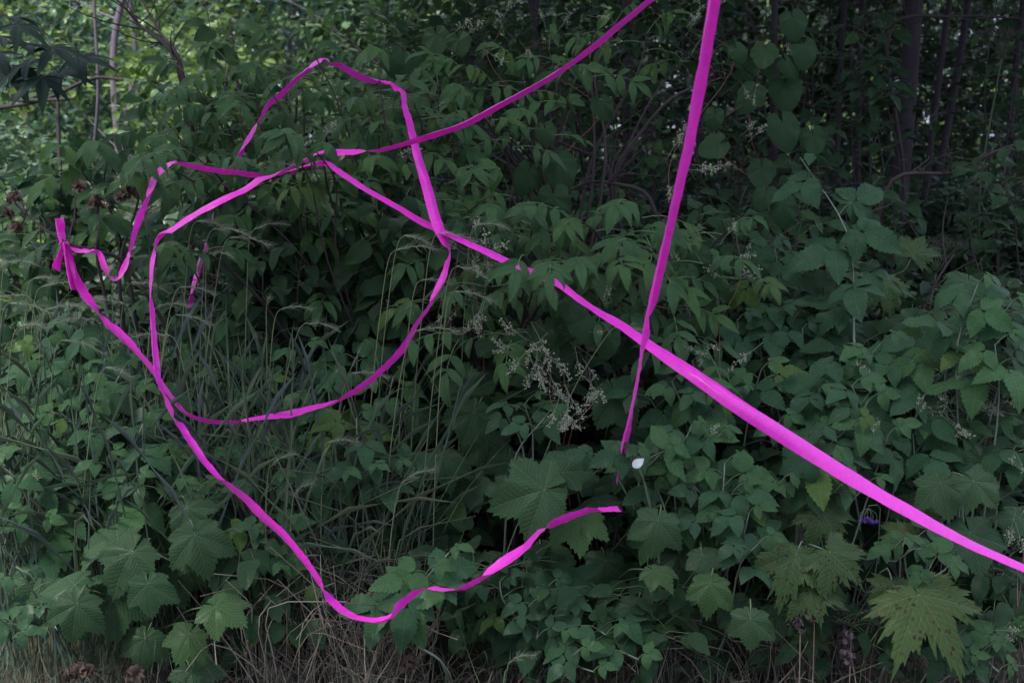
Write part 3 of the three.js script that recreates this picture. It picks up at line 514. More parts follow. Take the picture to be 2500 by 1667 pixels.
lobed('thimble', 'thimbleberry_plant', 'thimbleberry plant with large leaves around the loose end of the lowest pink strand', 'thimbleberry', [0.2, -3.45], [
  [1329, 1196, 3.05, 195, 128, 0, 0.45, 0.8], [1376, 1152, 3.12, 68, 92, 3, 0.5, 0.8], [1462, 1225, 3.22, 95, 88, 0, 0.9, 0.4], [1413, 1268, 3.12, -86, 92, 2, 0.6, 0.6], [1606, 1272, 3.05, -100, 86, 0], [1597, 1392, 3.0, -60, 66, 2, 0.9, 0.3], [1548, 1477, 3.1, -104, 62, 1], [1660, 1352, 3.2, -88, 80, 1], [1330, 1350, 3.25, -70, 80, 1], [1480, 1370, 3.3, -90, 82, 1], [1250, 1190, 3.3, -110, 80, 1]]);
lobed('thimble', 'thimbleberry_plant', 'thimbleberry leaves facing forward below the right raspberry canes', 'thimbleberry', [0.6, -3.45], [
  [1735, 1426, 2.98, -96, 78, 2], [1717, 1358, 3.05, -86, 62, 0], [1833, 1512, 2.95, -90, 78, 0], [1790, 1470, 3.15, -70, 70, 1], [1900, 1500, 3.1, -100, 70, 1], [1670, 1500, 3.2, -110, 66, 1]]);
lobed('thimble', 'thimbleberry_plant', 'single huge thimbleberry leaf hanging behind the foot of the vertical strand', 'thimbleberry', [0.25, -3.75], [[1503, 962, 3.4, -66, 98, 1, 0.3, 0.9], [1540, 1060, 3.6, -90, 80, 1]]);
lobed('thimble', 'thimbleberry_plant', 'dim thimbleberry leaves in the dark hollow left of the white flowers', 'thimbleberry', [-0.12, -3.85], [[1132, 966, 3.5, 30, 92, 1, 0.3, 0.9], [1157, 1008, 3.45, -112, 86, 1, 0.3, 0.9], [1083, 1116, 3.45, -80, 84, 1], [1020, 1010, 3.55, -60, 70, 1], [1190, 1080, 3.6, -90, 90, 1], [1140, 1180, 3.5, -70, 80, 1], [1240, 1120, 3.55, -100, 76, 1]]);
lobed('thimble', 'thimbleberry_plant', 'thimbleberry plant with broad dark leaves under the right end of the diagonal strand', 'thimbleberry', [1.05, -3.45], [
  [2298, 1180, 3.12, -82, 96, 0], [2380, 1176, 3.05, -58, 78, 0], [2369, 1302, 3.1, -82, 112, 1], [2399, 1130, 3.25, 120, 92, 1], [2490, 1265, 3.1, -120, 70, 1], [2240, 1230, 3.25, -100, 80, 1], [2450, 1400, 3.2, -80, 80, 1]]);
lobed('thimble', 'thimbleberry_plant', 'dim large leaf beside the far right raspberry shoots', 'thimbleberry', [1.15, -4.0], [[2364, 690, 3.8, -105, 80, 1], [2246, 800, 3.85, 160, 86, 1], [2280, 840, 3.8, -40, 80, 1], [2060, 790, 3.7, -80, 80, 1]]);
lobed('thimble', 'thimbleberry_plant', 'yellowing thimbleberry shoot beside the lowest bend of the pink tape', 'thimbleberry', [-0.52, -3.4], [[724, 1358, 3.12, -160, 64, 2], [766, 1444, 3.1, -140, 36, 4], [708, 1420, 3.2, -70, 52, 1], [640, 1500, 3.15, -80, 60, 1]]);
lobed('parsnip', 'hogweed_plant', 'ragged hogweed plant with deeply cut, holed leaves at lower right', 'hogweed', [0.82, -3.4], [
  [1945, 1352, 3.02, -106, 132, 0], [2028, 1348, 3.0, -52, 116, 0], [2006, 1250, 3.12, -62, 104, 2], [2245, 1452, 2.9, -72, 185, 1, 0.7, 0.6], [2182, 1430, 3.0, -95, 92, 1], [2212, 1312, 3.1, 70, 84, 1, 0.8, 0.4], [1985, 1440, 3.0, -80, 92, 0], [1890, 1300, 3.15, 150, 84, 2], [1945, 1245, 3.2, 100, 70, 2], [1980, 1545, 3.1, -100, 66, 2]], { petiole: 'pale' });
lobed('parsnip', 'hogweed_plant', 'dim hogweed leaves standing behind the tall raspberry cane', 'hogweed', [0.95, -4.3], [[2160, 690, 3.95, -80, 86, 2], [2080, 640, 4.0, -150, 80, 2], [2230, 620, 4.1, 60, 70, 2], [2000, 740, 3.95, -90, 80, 2]]);
// hogweed seed umbels at the right edge
for (const [label, px, py, d, foot] of [['dry hogweed seed umbel on a tall stalk in the top right corner', 2450, 75, 4.9, 2330], ['greyish hogweed umbel drooping at the right below the dark trunks', 2290, 590, 4.3, 2250]]) {
  const top = at(px, py, d), f = at(foot, 900, d), base = ground(f.x, f.z), p = new Plant('seed_umbel', label, 'umbel', base);
  const hubp = top.clone().add(V(0, -0.1, 0)); p.stem([base, base.clone().lerp(hubp, 0.35).add(V(0.07, 0, 0)), base.clone().lerp(hubp, 0.7).add(V(-0.03, 0, 0.03)), hubp], 0.006, 0.003, 'dull', 7, 5, 'stalk');
  for (let i = 0; i < 22; i++) { const a = i * 2.4, r = 0.09 * Math.sqrt((i + 1) / 22), e = top.clone().add(V(Math.cos(a) * r, -r * 0.25 + rs(0.01), Math.sin(a) * r)); p.stem([hubp, hubp.clone().lerp(e, 0.6).add(V(0, 0.008, 0)), e], 0.0011, 0.0007, 'dull', 4, 2, 'ray'); for (let k = 0; k < 7; k++) { const g = e.clone().add(V(rs(0.014), ru(0, 0.016), rs(0.014))); p.stem([e, g], 0.0006, 0.0005, 'dull', 3, 1, 'ray'); p.stem([g.clone().add(V(0, -0.002, 0)), g.clone().add(V(0, 0.004, 0))], 0.0022, 0.0012, 'brown', 4, 1, 'seed'); } }
  p.done();
}

// ------------------------------------------------------------------ vines with heart leaves and small white flowers
vine('vine with large heart leaves hanging right of the vertical pink strand', [0.85, -4.35], [[1936, 45, 4.1, -80, 58, 1], [1964, 112, 4.1, -92, 62, 1], [1868, 122, 4.1, -95, 56, 0], [1918, 205, 4.15, -85, 72, 1], [1921, 150, 4.1, -60, 48, 1], [1911, 300, 4.05, -80, 74, 1], [1839, 225, 4.1, -120, 60, 1], [1755, 352, 3.9, -150, 58, 0], [1746, 280, 3.95, -100, 44, 0], [1860, 410, 4.0, -90, 58, 1], [1915, 500, 3.95, -90, 60, 1], [1870, 470, 3.95, -110, 50, 1], [1985, 330, 4.1, -80, 55, 1], [1800, 120, 4.1, -60, 40, 0]],
  [[1835, 321, 3.9, 60, 1.1], [1710, 400, 3.8, 10, 1.2], [1650, 350, 3.85, 80, 1.1], [1640, 446, 3.75, -120, 1.1], [1700, 60, 4.2, 40, 1.1], [1925, 95, 4.1, -80, 0.8], [1830, 220, 4.0, -100, 0.9], [1740, 420, 3.8, 0, 1], [1690, 20, 4.2, 20, 1]]);
vine('vine with dull heart leaves and pale flowers behind the rising pink strand', [0.1, -4.4], [[1064, 85, 4.15, -80, 56, 0], [957, 140, 4.1, -80, 56, 1], [1000, 150, 4.1, -100, 58, 1], [1120, 95, 4.2, -70, 48, 0], [1364, 395, 4.0, -80, 78, 1], [1350, 480, 3.9, -90, 72, 1], [1290, 420, 4.0, -110, 60, 1], [1330, 315, 4.0, -80, 46, 0], [1470, 250, 4.1, -70, 50, 1]],
  [[1360, 70, 4.15, 60, 1.2], [1330, 40, 4.15, 100, 1.1], [1218, 75, 4.1, 90, 1.2], [1150, 95, 4.05, 0, 1.2], [1190, 120, 4.05, -20, 1.3], [1100, 80, 4.05, 40, 1.2], [1230, 30, 4.1, 60, 1], [1290, 120, 4.1, -60, 1], [1470, 30, 4.2, 30, 1], [930, 110, 4.0, 120, 0.9], [957, 403, 3.7, 60, 1], [800, 321, 3.65, 60, 1], [780, 345, 3.65, 150, 1]], { dense: 1 });
vine('flowering vine with a dense cascade of white blossom below the diagonal strand', [0.1, -3.7], [[1421, 785, 3.3, -70, 64, 0], [1486, 820, 3.35, -100, 62, 0], [1390, 745, 3.3, -60, 56, 0], [1262, 915, 3.3, 0, 50, 0], [1330, 800, 3.35, -80, 56, 0], [1460, 780, 3.35, -40, 50, 1], [1370, 860, 3.4, -90, 60, 1]],
  [[1310, 835, 3.2, -100, 1.2], [1325, 870, 3.2, -80, 1.3], [1345, 885, 3.2, -60, 1.2], [1300, 900, 3.2, -110, 1.1], [1335, 910, 3.2, -90, 1.1], [1290, 870, 3.2, -140, 1.1], [1440, 930, 3.2, -80, 1.2], [1425, 890, 3.25, -70, 1.1], [1390, 960, 3.2, -100, 1.1], [1400, 1010, 3.15, -60, 1.1], [1375, 990, 3.2, -120, 1.0], [1270, 800, 3.3, 160, 1], [1230, 848, 3.3, 180, 0.9], [1345, 690, 3.25, 20, 0.8], [1455, 800, 3.3, 20, 0.7], [1365, 1005, 3.15, -90, 0.9], [1400, 1030, 3.15, 200, 0.9], [1450, 960, 3.22, -100, 1], [1350, 935, 3.2, -80, 1.0]], { dense: 2 });
vine('vine with pale flower sprays beside the bend of the pink loop', [-0.05, -3.75], [[1180, 850, 3.35, 10, 44, 0], [1110, 545, 3.6, -60, 40, 0]],
  [[1157, 630, 3.35, -80, 1], [1171, 786, 3.3, -110, 1.1], [1100, 772, 3.35, -130, 0.9], [1193, 597, 3.35, 60, 1], [1150, 560, 3.4, 80, 0.8], [1130, 600, 3.4, 120, 0.8], [1185, 630, 3.35, -80, 0.9], [1165, 760, 3.3, -80, 1], [1100, 720, 3.35, -90, 0.8]]);
vine('vine with scattered white flowers right of the strand crossing', [0.6, -3.75], [[1707, 620, 3.55, -90, 52, 1], [1740, 690, 3.5, -110, 46, 0], [1680, 660, 3.5, -80, 42, 0], [1850, 640, 3.6, -70, 45, 1]],
  [[1621, 618, 3.4, -40, 1], [1785, 615, 3.5, 30, 1.2], [1800, 640, 3.5, -20, 1.1], [1807, 683, 3.45, -10, 1.2], [1770, 670, 3.45, 150, 1], [1735, 854, 3.35, -40, 1], [1720, 880, 3.35, -100, 0.9], [1493, 718, 3.3, -90, 1], [1500, 735, 3.3, 120, 0.8], [1660, 855, 3.35, 10, 1], [1832, 847, 3.4, -140, 1.1], [1765, 905, 3.3, 60, 0.7], [1700, 1075, 3.2, 20, 0.8], [1725, 1060, 3.2, 40, 0.9], [1790, 560, 3.6, 60, 0.9], [1830, 610, 3.6, 80, 0.8], [1680, 850, 3.35, 0, 1]], { dense: 1 });
vine('flowering vine with a white plume at the right edge above the thimbleberry', [1.0, -3.7], [[2420, 1010, 3.4, -60, 44, 1], [2490, 1040, 3.35, -90, 46, 1]],
  [[2343, 955, 3.25, 60, 1.3], [2330, 985, 3.25, 140, 1.2], [2310, 1005, 3.25, 180, 1.1], [2332, 1025, 3.2, -60, 1.1], [2390, 990, 3.25, 10, 1.2], [2471, 980, 3.25, 20, 1.3], [2440, 1000, 3.25, 180, 1], [2250, 1005, 3.2, 60, 0.8], [2490, 1115, 3.15, -80, 0.9], [2120, 920, 3.25, 120, 0.7], [2120, 1060, 3.15, 60, 0.7], [2460, 1555, 2.95, 0, 0.9], [2490, 1290, 3.0, -90, 1]], { dense: 2 });
vine('vine with two broad heart leaves in the dark inside the pink loop', [-0.45, -4.0], [[668, 700, 3.75, -85, 82, 1], [607, 635, 3.8, -80, 76, 1], [690, 640, 3.8, -100, 60, 1], [560, 740, 3.85, -90, 66, 1], [730, 730, 3.75, -60, 56, 1], [810, 640, 3.8, -80, 58, 1], [640, 560, 3.9, -80, 50, 1], [920, 700, 3.75, -100, 60, 1], [860, 760, 3.75, -80, 52, 0]], [[30, 1270, 3.2, 80, 0.9], [70, 1195, 3.2, 80, 0.9]], { dense: 1 });

// ------------------------------------------------------------------ raspberry plants
raspberry('tall raspberry cane standing alone against the dark trees at right', [[1955, 385, 3.62]], { path: [[2105, 1060, 3.5], [2086, 830, 3.55], [2085, 690, 3.58], [2066, 560, 3.6]], size: 0.1, tint: 1, step: 0.115, max: 9, from: 0.25, r: 0.005, five: 0.7 });
raspberry('dense raspberry clump at right above the diagonal pink strand', [[2150, 840, 3.3], [2050, 870, 3.3], [2230, 880, 3.3], [2000, 950, 3.3], [2120, 980, 3.2], [2260, 960, 3.25], [2080, 940, 3.22]], { size: 0.085, max: 6 });
raspberry('raspberry shoots with young pale tips at the far right edge', [[2390, 690, 3.2], [2470, 740, 3.2], [2360, 800, 3.25], [2480, 860, 3.25], [2430, 840, 3.15]], { size: 0.085, max: 6 });
raspberry('raspberry canes directly above the middle of the diagonal strand', [[2080, 1040, 3.15], [1975, 1060, 3.2], [1900, 1030, 3.3], [2170, 1060, 3.15], [2020, 1120, 3.05]], { size: 0.075, max: 5 });
raspberry('bright raspberry clump under the diagonal strand right of the vertical strand', [[1600, 1180, 3.2], [1690, 1180, 3.15], [1770, 1130, 3.15], [1830, 1250, 3.05], [1710, 1270, 3.1], [1850, 1330, 3.0], [1790, 1200, 3.1], [1650, 1130, 3.2]], { size: 0.072, max: 6 });
raspberry('raspberry shoot whose leaves hide the foot of the vertical strand', [[1540, 1100, 3.05], [1480, 1108, 3.08], [1610, 1110, 3.12], [1690, 1040, 3.2], [1760, 1060, 3.2]], { size: 0.075, max: 4 });
raspberry('raspberry cane with a bowed pale stem crossing the lowest pink strand', [[1100, 1345, 2.98], [1040, 1400, 2.97]], { path: [[1075, 1612, 2.98], [1010, 1565, 2.97], [998, 1500, 2.96], [1010, 1450, 2.96]], size: 0.085, step: 0.07, max: 6, r: 0.003 });
raspberry('low raspberry rosette at the bottom right of centre', [[1400, 1600, 2.95], [1480, 1550, 2.98], [1560, 1610, 2.95], [1350, 1560, 3.0], [1450, 1640, 2.95]], { size: 0.07, max: 4 });
raspberry('small bright raspberry growing through the hogweed leaves', [[2260, 1340, 2.95], [2185, 1335, 2.97], [2310, 1390, 2.93]], { size: 0.065, max: 4 });
raspberry('raspberry plant at the left under the meeting of two pink strands', [[390, 1100, 3.2], [320, 1180, 3.15], [420, 1190, 3.15], [350, 1030, 3.25], [250, 1060, 3.3]], { size: 0.078, max: 5 });
raspberry('raspberry shoots among the grass left of the descending pink tape', [[180, 760, 3.5], [240, 820, 3.45], [120, 830, 3.5], [200, 900, 3.4], [60, 900, 3.45]], { size: 0.075, max: 6 });
raspberry('raspberry canes inside the lower half of the pink loop', [[700, 900, 3.5], [770, 950, 3.4], [640, 950, 3.5], [740, 850, 3.5], [880, 850, 3.55], [560, 900, 3.55], [960, 920, 3.5]], { size: 0.07, max: 6 });
raspberry('raspberry plant below the curve of the pink loop', [[870, 1020, 3.3], [900, 1150, 3.2], [830, 1170, 3.2], [800, 1060, 3.35], [960, 1140, 3.25], [720, 1080, 3.35]], { size: 0.075, max: 5 });
raspberry('raspberry shoot left of the cascade of white blossom', [[1280, 985, 3.25], [1330, 1020, 3.2], [1235, 1010, 3.3]], { size: 0.06, max: 3 });
raspberry('raspberry leaves beside the yellowing shoot at lower left of centre', [[620, 1290, 3.15], [690, 1285, 3.12], [600, 1340, 3.15], [660, 1400, 3.1], [560, 1400, 3.15]], { size: 0.062, max: 4 });
raspberry('dim raspberry clump under the loose end of the lowest strand', [[1290, 1480, 3.05], [1340, 1430, 3.1], [1240, 1530, 3.05], [1310, 1560, 3.0], [1220, 1420, 3.1], [1380, 1500, 3.05]], { size: 0.07, max: 5, tint: 1 });
raspberry('light raspberry leaves in the bottom right corner', [[2400, 1590, 2.95], [2470, 1560, 2.95], [2440, 1640, 2.9], [2350, 1620, 2.95]], { size: 0.075, max: 4 });
raspberry('raspberry leaves between the diagonal strand and the white plume', [[2350, 1060, 3.3], [2420, 1050, 3.3], [2480, 1090, 3.2], [2290, 1080, 3.3], [2230, 1060, 3.25]], { size: 0.085, max: 5 });
raspberry('raspberry plant at the left edge beside tiny white flowers', [[60, 1080, 3.3], [30, 1180, 3.2], [110, 1120, 3.3], [40, 1260, 3.15], [100, 1290, 3.15], [-20, 1120, 3.2]], { size: 0.075, max: 5 });
raspberry('dim raspberry canes left of the tall lone cane', [[1890, 590, 3.75], [1860, 690, 3.65], [1900, 760, 3.6], [1800, 780, 3.6], [1960, 800, 3.6]], { size: 0.085, max: 5, tint: 1 });
raspberry('raspberry leaves near the ground in the bottom left corner', [[80, 1500, 3.05], [60, 1410, 3.1], [30, 1560, 3.0], [140, 1540, 3.05]], { size: 0.07, max: 4, tint: 1 });
raspberry('raspberry canes behind the long grass in the left of the loop', [[440, 780, 3.75], [550, 770, 3.8], [500, 850, 3.65], [430, 900, 3.6]], { size: 0.075, max: 6 });
raspberry('raspberry leaflets below the right part of the diagonal strand', [[1960, 1180, 3.1], [2040, 1200, 3.1], [2110, 1190, 3.15], [1900, 1180, 3.1]], { size: 0.07, max: 4 });
raspberry('raspberry clump right of the cascade below the vertical strand crossing', [[1640, 930, 3.35], [1720, 950, 3.3], [1580, 960, 3.35], [1800, 960, 3.35], [1690, 880, 3.4], [1860, 900, 3.4]], { size: 0.075, max: 5 });
raspberry('raspberry plant in the grass left of the lower pink bend', [[330, 960, 3.25], [260, 1120, 3.2], [190, 1020, 3.3], [140, 1000, 3.3], [300, 900, 3.35]], { size: 0.075, max: 5 });
raspberry('raspberry plant between the two pink strands below the loop', [[520, 1120, 3.3], [600, 1090, 3.3], [560, 1200, 3.25], [660, 1180, 3.2], [480, 1200, 3.2]], { size: 0.072, max: 4 });
// broad-leaved fillers deeper in
const fill = [['dim broad leaved plant behind the grass at the left edge', [-60, 260, 720, 1200, 3.6, 4.0], 170], ['dim broad leaved plant behind the lower left pink bend', [240, 560, 900, 1400, 3.45, 3.8], 170], ['dim broad leaved plant in the heart of the pink loop', [560, 860, 600, 1100, 3.8, 4.2], 190], ['dim broad leaved plant right of the pink loop', [860, 1160, 640, 1150, 3.7, 4.1], 190],
  ['dim broad leaved plant behind the white cascade', [1140, 1450, 700, 1200, 3.6, 4.1], 190], ['dim broad leaved plant behind the strand crossing', [1450, 1760, 640, 1150, 3.6, 4.1], 190], ['dim broad leaved plant right of the strand crossing', [1740, 2040, 640, 1150, 3.6, 4.1], 190], ['dim broad leaved plant under the dense right raspberry clump', [2020, 2320, 760, 1200, 3.5, 4.0], 190],
  ['dim broad leaved plant at the right edge beneath the raspberry shoots', [2280, 2560, 740, 1240, 3.5, 4.0], 180], ['small leaved plant in the shade at the bottom centre', [1060, 1420, 1380, 1640, 3.05, 3.35], 170], ['small leaved plant under the thimbleberry right of centre', [1380, 1760, 1420, 1650, 3.1, 3.4], 140], ['small leaved plant at the bottom right under the hogweed', [1900, 2300, 1500, 1660, 3.05, 3.3], 90],
  ['small leaved plant in the lower right corner behind the raspberry', [2280, 2560, 1380, 1620, 3.1, 3.4], 150], ['small leaved plant below the lowest bend at left of centre', [560, 800, 1300, 1580, 3.15, 3.4], 120], ['dim plant under the elder branches left of the loop', [240, 560, 480, 900, 3.9, 4.4], 170], ['dim plant behind the elder at the rising strand', [1080, 1420, 420, 760, 3.9, 4.4], 190], ['dim plant behind the elder right of the vertical strand', [1640, 1980, 460, 800, 3.9, 4.4], 180],
  ['dim plant behind the fold of the pink tape', [720, 1080, 260, 640, 4.0, 4.5], 190], ['dim plant behind the left elder shrub', [380, 760, 140, 520, 4.2, 4.7], 190], ['dim leafy plant in the gap between the right thimbleberry and raspberry', [1900, 2240, 1080, 1400, 3.3, 3.6], 150], ['leafy plant among the elder stems in the left of the loop', [480, 800, 400, 760, 3.6, 3.85], 200], ['leafy plant among the elder stems in the right of the loop', [780, 1100, 380, 740, 3.65, 3.9], 200], ['dim leafy plant right of the lowest pink bend', [860, 1160, 1120, 1480, 3.45, 3.75], 90], ['dim leafy plant below the hidden end of the vertical strand', [1420, 1720, 1120, 1440, 3.35, 3.6], 140]];
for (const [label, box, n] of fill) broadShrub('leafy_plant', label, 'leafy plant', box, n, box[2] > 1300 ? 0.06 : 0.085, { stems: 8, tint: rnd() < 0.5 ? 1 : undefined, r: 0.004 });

// a leaf turned over, showing its white underside; yellow leaves; nightshade flowers
{
  const J = at(1548, 1128, 3.02), p = new Plant('upturned_leaf', 'upturned leaf showing its white underside beside the vertical strand foot', 'leaf', ground(J.x, J.z - 0.1));
  const m = p.leaf('raspberry', at(1545, 1140, 3.0), perp(RIGHT.clone().addScaledVector(CUP, 0.75), BACK), faceN(0.1, 0.3, 1), 0.034, 0); m.material = plain([0.42, 0.45, 0.47]); p.stem([p.base, at(1590, 1240, 3.14), at(1565, 1160, 3.05), at(1545, 1140, 3.0)], 0.0014, 0.0009, 'green'); p.done();
  lobed('maple', 'yellow_shoot', 'small yellow lobed leaves in the dark left of the tall cane', 'shoot', [0.9, -3.95], [[1990, 645, 3.75, -70, 20, 2], [2022, 640, 3.75, -100, 22, 2], [2048, 645, 3.75, -60, 18, 2], [1940, 668, 3.75, -90, 18, 2], [1970, 750, 3.7, -80, 22, 2]]);
  const n0 = at(2128, 1262, 3.1), q = new Plant('nightshade', 'small purple flowers with yellow tips hanging before the hogweed', 'nightshade', ground(n0.x, n0.z - 0.1)), pet = plain([0.07, 0.03, 0.2]), yel = plain([0.5, 0.35, 0.03]);
  q.stem([q.base, at(2150, 1240, 3.12), at(2120, 1235, 3.08)], 0.0014, 0.0008, 'green');
  for (const [x, y] of [[2103, 1265], [2112, 1270], [2127, 1268], [2132, 1272], [2141, 1270], [2119, 1262]]) {
    const c = at(x, y, 3.06); q.stem([at(2122, 1240, 3.08), at(x, y - 14, 3.07), c], 0.0006, 0.0005, 'green', 3, 2, 'flower_stalk');
    const star = times(5, (i) => { const g = new THREE.ConeGeometry(0.002, 0.011, 4); g.translate(0, 0.006, 0); g.rotateX(2.2); g.rotateY(i * 1.2566); return g; }); q.part('petals', mergeGeometries(star), pet, c); const cone = new THREE.ConeGeometry(0.0014, 0.007, 6); cone.rotateX(Math.PI); cone.translate(0, -0.004, 0); q.part('flower_tip', cone, yel, c);
  }
  q.done();
}
// withered brown leaves near the ground
const DRYL = plain([0.08, 0.055, 0.045]), DRYP = plain([0.07, 0.055, 0.06]);
const witheredGeo = times(4, () => mergeGeometries(times(3, (i) => { const g = simpleLeaf({ w: 0.3, a: 0.5, b: 0.8, teeth: 8, tooth: 0.25, fold: ru(0.8, 1.6), droop: ru(1.5, 4), wave: 0.12, twist: rs(1.5) }); g.rotateY(i * 2 + rs(0.6)); g.rotateX(rs(0.5)); return g; })));
for (const [label, px, py, d, s, m] of [['crumpled brown leaf on the straw at bottom left', 185, 1620, 3.05, 0.07, DRYL], ['withered reddish leaf right of the crumpled brown one', 310, 1635, 3.0, 0.06, DRYL], ['brown withered leaf at the bottom centre by the bowed cane', 995, 1605, 3.05, 0.055, DRYL], ['greyish curled dead leaf under the hogweed', 2080, 1540, 3.0, 0.05, DRYP], ['brown curled dead leaf hanging under the hogweed', 1990, 1480, 3.0, 0.06, DRYL], ['dark curled dead leaf left of the hanging one', 1955, 1510, 3.0, 0.05, DRYP], ['dull curled dead leaf low between the grass and the hogweed', 2078, 1590, 2.95, 0.05, DRYP]]) {
  const c = at(px, py, d), p = new Plant('dead_leaf', label, 'dead leaf', ground(c.x, c.z)); const l = p.part('blade', pick(witheredGeo), m, c); orient(l, V(rs(1), -1, rs(0.5)), faceN(0.4)); l.scale.setScalar(s * 0.75); p.stem([p.base, p.base.clone().lerp(c, 0.6).add(rv(0.02)), c], 0.0016, 0.001, 'straw', 4, 3); p.done();
}

// ------------------------------------------------------------------ grasses
const bladeGeo = times(5, () => simpleLeaf({ w: 0.0042, a: 0.12, b: 0.5, teeth: 5, tooth: 0, fold: 0.4, droop: ru(0.1, 1.6), wave: 0, cols: 1, twist: rs(0.5) }));
const strawGeo = times(5, () => tube([V(0, 0, 0), V(rs(0.06), 0.35, rs(0.06)), V(rs(0.15), 0.7, rs(0.15)), V(rs(0.4), ru(0.7, 0.98), rs(0.4))], 0.0042, 0.0022, 3, 3));
const MEADOW = {};
function grass(name, label, n, place, geos, colors, size, tilt) {
  const root = MEADOW[name + label] ??= (() => { const g = new THREE.Group(); g.name = numbered(name); g.userData = { kind: 'stuff', label, category: 'grass' }; scene.add(g); return g; })();
  const M = plain([1, 1, 1], { roughness: 1, transmission: 0.25, thickness: 0 });
  if (n > 0) geos.forEach((g) => {
    const per = Math.ceil(n / geos.length), m = new THREE.InstancedMesh(g, M, per), o = new THREE.Object3D(), c = new THREE.Color();
    for (let i = 0; i < per; i++) { const q = place(); o.position.copy(q); o.rotation.set(rs(tilt), rnd() * 6.28, rs(tilt), 'YXZ'); o.scale.setScalar(ru(...size)); o.updateMatrix(); m.setMatrixAt(i, o.matrix); const k = pick(colors), v = ru(0.75, 1.25); c.setRGB(k[0] * v, k[1] * v, k[2] * v); m.setColorAt(i, c); }
    m.name = 'blades'; m.userData.kind = 'stuff'; root.add(m);
  });
}
const gpos = (px0, px1, d0, d1) => () => { const d = ru(d0, d1), c = at(ru(px0, px1), 1300, d); return ground(c.x, c.z).add(V(0, -0.01, 0)); };
const GG = [[0.08, 0.13, 0.075], [0.07, 0.115, 0.08], [0.11, 0.15, 0.085], [0.09, 0.125, 0.115]], SS = [[0.2, 0.17, 0.14], [0.15, 0.125, 0.1], [0.28, 0.25, 0.21], [0.1, 0.08, 0.065]];
grass('long_grass', 'long green grass blades in front of the left half of the thicket', 600, gpos(-80, 620, 3.2, 3.9), bladeGeo, GG, [0.5, 1.0], 0.28);
grass('long_grass', 'long green grass blades in front of the left half of the thicket', 260, gpos(560, 1010, 3.25, 3.8), bladeGeo, GG, [0.5, 0.95], 0.25);
grass('grass_stems', 'thin upright grass stems inside and below the pink loop', 280, gpos(380, 1000, 3.25, 3.75), strawGeo, [[0.1, 0.13, 0.075], [0.12, 0.14, 0.09], [0.085, 0.11, 0.07]], [0.35, 0.8], 0.16);
grass('short_grass', 'short green grass along the foot of the thicket', 900, gpos(-100, 2600, 2.85, 3.3), bladeGeo, GG, [0.1, 0.3], 0.5);
grass('dry_straw', 'tangled dry straw under the lowest bend of the pink strand', 850, gpos(600, 980, 3.02, 3.5), strawGeo, SS, [0.15, 0.5], 0.45);
grass('dry_straw', 'dry straw and dead grass along the bottom of the picture', 1500, gpos(-100, 900, 2.75, 3.15), strawGeo, SS, [0.08, 0.26], 0.8);
grass('dry_straw', 'dry straw and dead grass along the bottom of the picture', 900, gpos(900, 2600, 2.75, 3.25), strawGeo, SS, [0.08, 0.28], 0.7);
grass('dry_straw', 'dry straw and dead grass along the bottom of the picture', 420, gpos(1450, 2560, 3.0, 3.4), strawGeo, SS, [0.15, 0.45], 0.5);
// tall stalks with bristly seed heads
function seedHead(L) {
  const ax = [V(0, 0, 0), V(0, L * 0.5, -L * 0.06), V(0, L * 0.95, -L * 0.28)], c = new THREE.CatmullRomCurve3(ax), gs = [tube(ax, 0.0011, 0.0005, 3, 4)];
  for (let i = 0; i < 46; i++) {
    const u = i / 46, q = c.getPoint(u), t = c.getTangent(u), d = t.clone().multiplyScalar(0.85).add(rv(0.55)).normalize(), k = 1 - u * 0.4;
    gs.push(tube([q, q.clone().addScaledVector(d, 0.006 * k), q.clone().addScaledVector(d, 0.012 * k)], 0.0014 * k, 0.0004, 3, 1));
    gs.push(tube([q, q.clone().addScaledVector(d, 0.014), q.clone().addScaledVector(d, 0.032 * k).addScaledVector(t, 0.005)], 0.0004, 0.00022, 3, 1));
  }
  return mergeGeometries(gs);
}
const HEADS = times(4, (i) => seedHead(0.09 + 0.015 * i)), HEADM = plain([0.18, 0.21, 0.15]);
const stalks = [[386, 747, 3.2, 1], [428, 768, 3.2, 1], [300, 740, 3.35, -1], [440, 700, 3.3, 1], [520, 560, 3.4, 1], [560, 580, 3.45, 1], [986, 575, 3.4, 1], [964, 611, 3.4, 1], [1028, 683, 3.35, 1], [1110, 711, 3.2, 1], [1114, 650, 3.25, 1], [1014, 808, 3.2, 1], [743, 790, 3.4, 1], [650, 747, 3.45, 0.1], [686, 754, 3.45, 1], [860, 911, 3.3, 1], [1165, 547, 3.45, 1], [80, 680, 3.5, 1], [20, 740, 3.45, 1], [118, 754, 3.4, 1], [46, 797, 3.35, 1], [100, 700, 3.55, 1], [60, 720, 3.5, -1], [436, 690, 3.35, -0.5], [414, 818, 3.25, -1], [257, 897, 3.2, 1], [320, 690, 3.4, 1], [480, 540, 3.5, 1], [656, 1143, 3.1, 0.2], [716, 1211, 3.1, 0.2], [1241, 1620, 2.9, 0.2], [1500, 800, 3.2, 1], [300, 490, 3.6, 1], [330, 470, 3.6, -1], [510, 620, 3.4, 0.5], [150, 830, 3.3, 1], [20, 640, 3.6, 1], [230, 780, 3.4, -1], [800, 1080, 3.2, 0.5], [980, 1180, 3.1, 0.4], [620, 560, 3.5, 0.8], [1070, 570, 3.35, 1]];
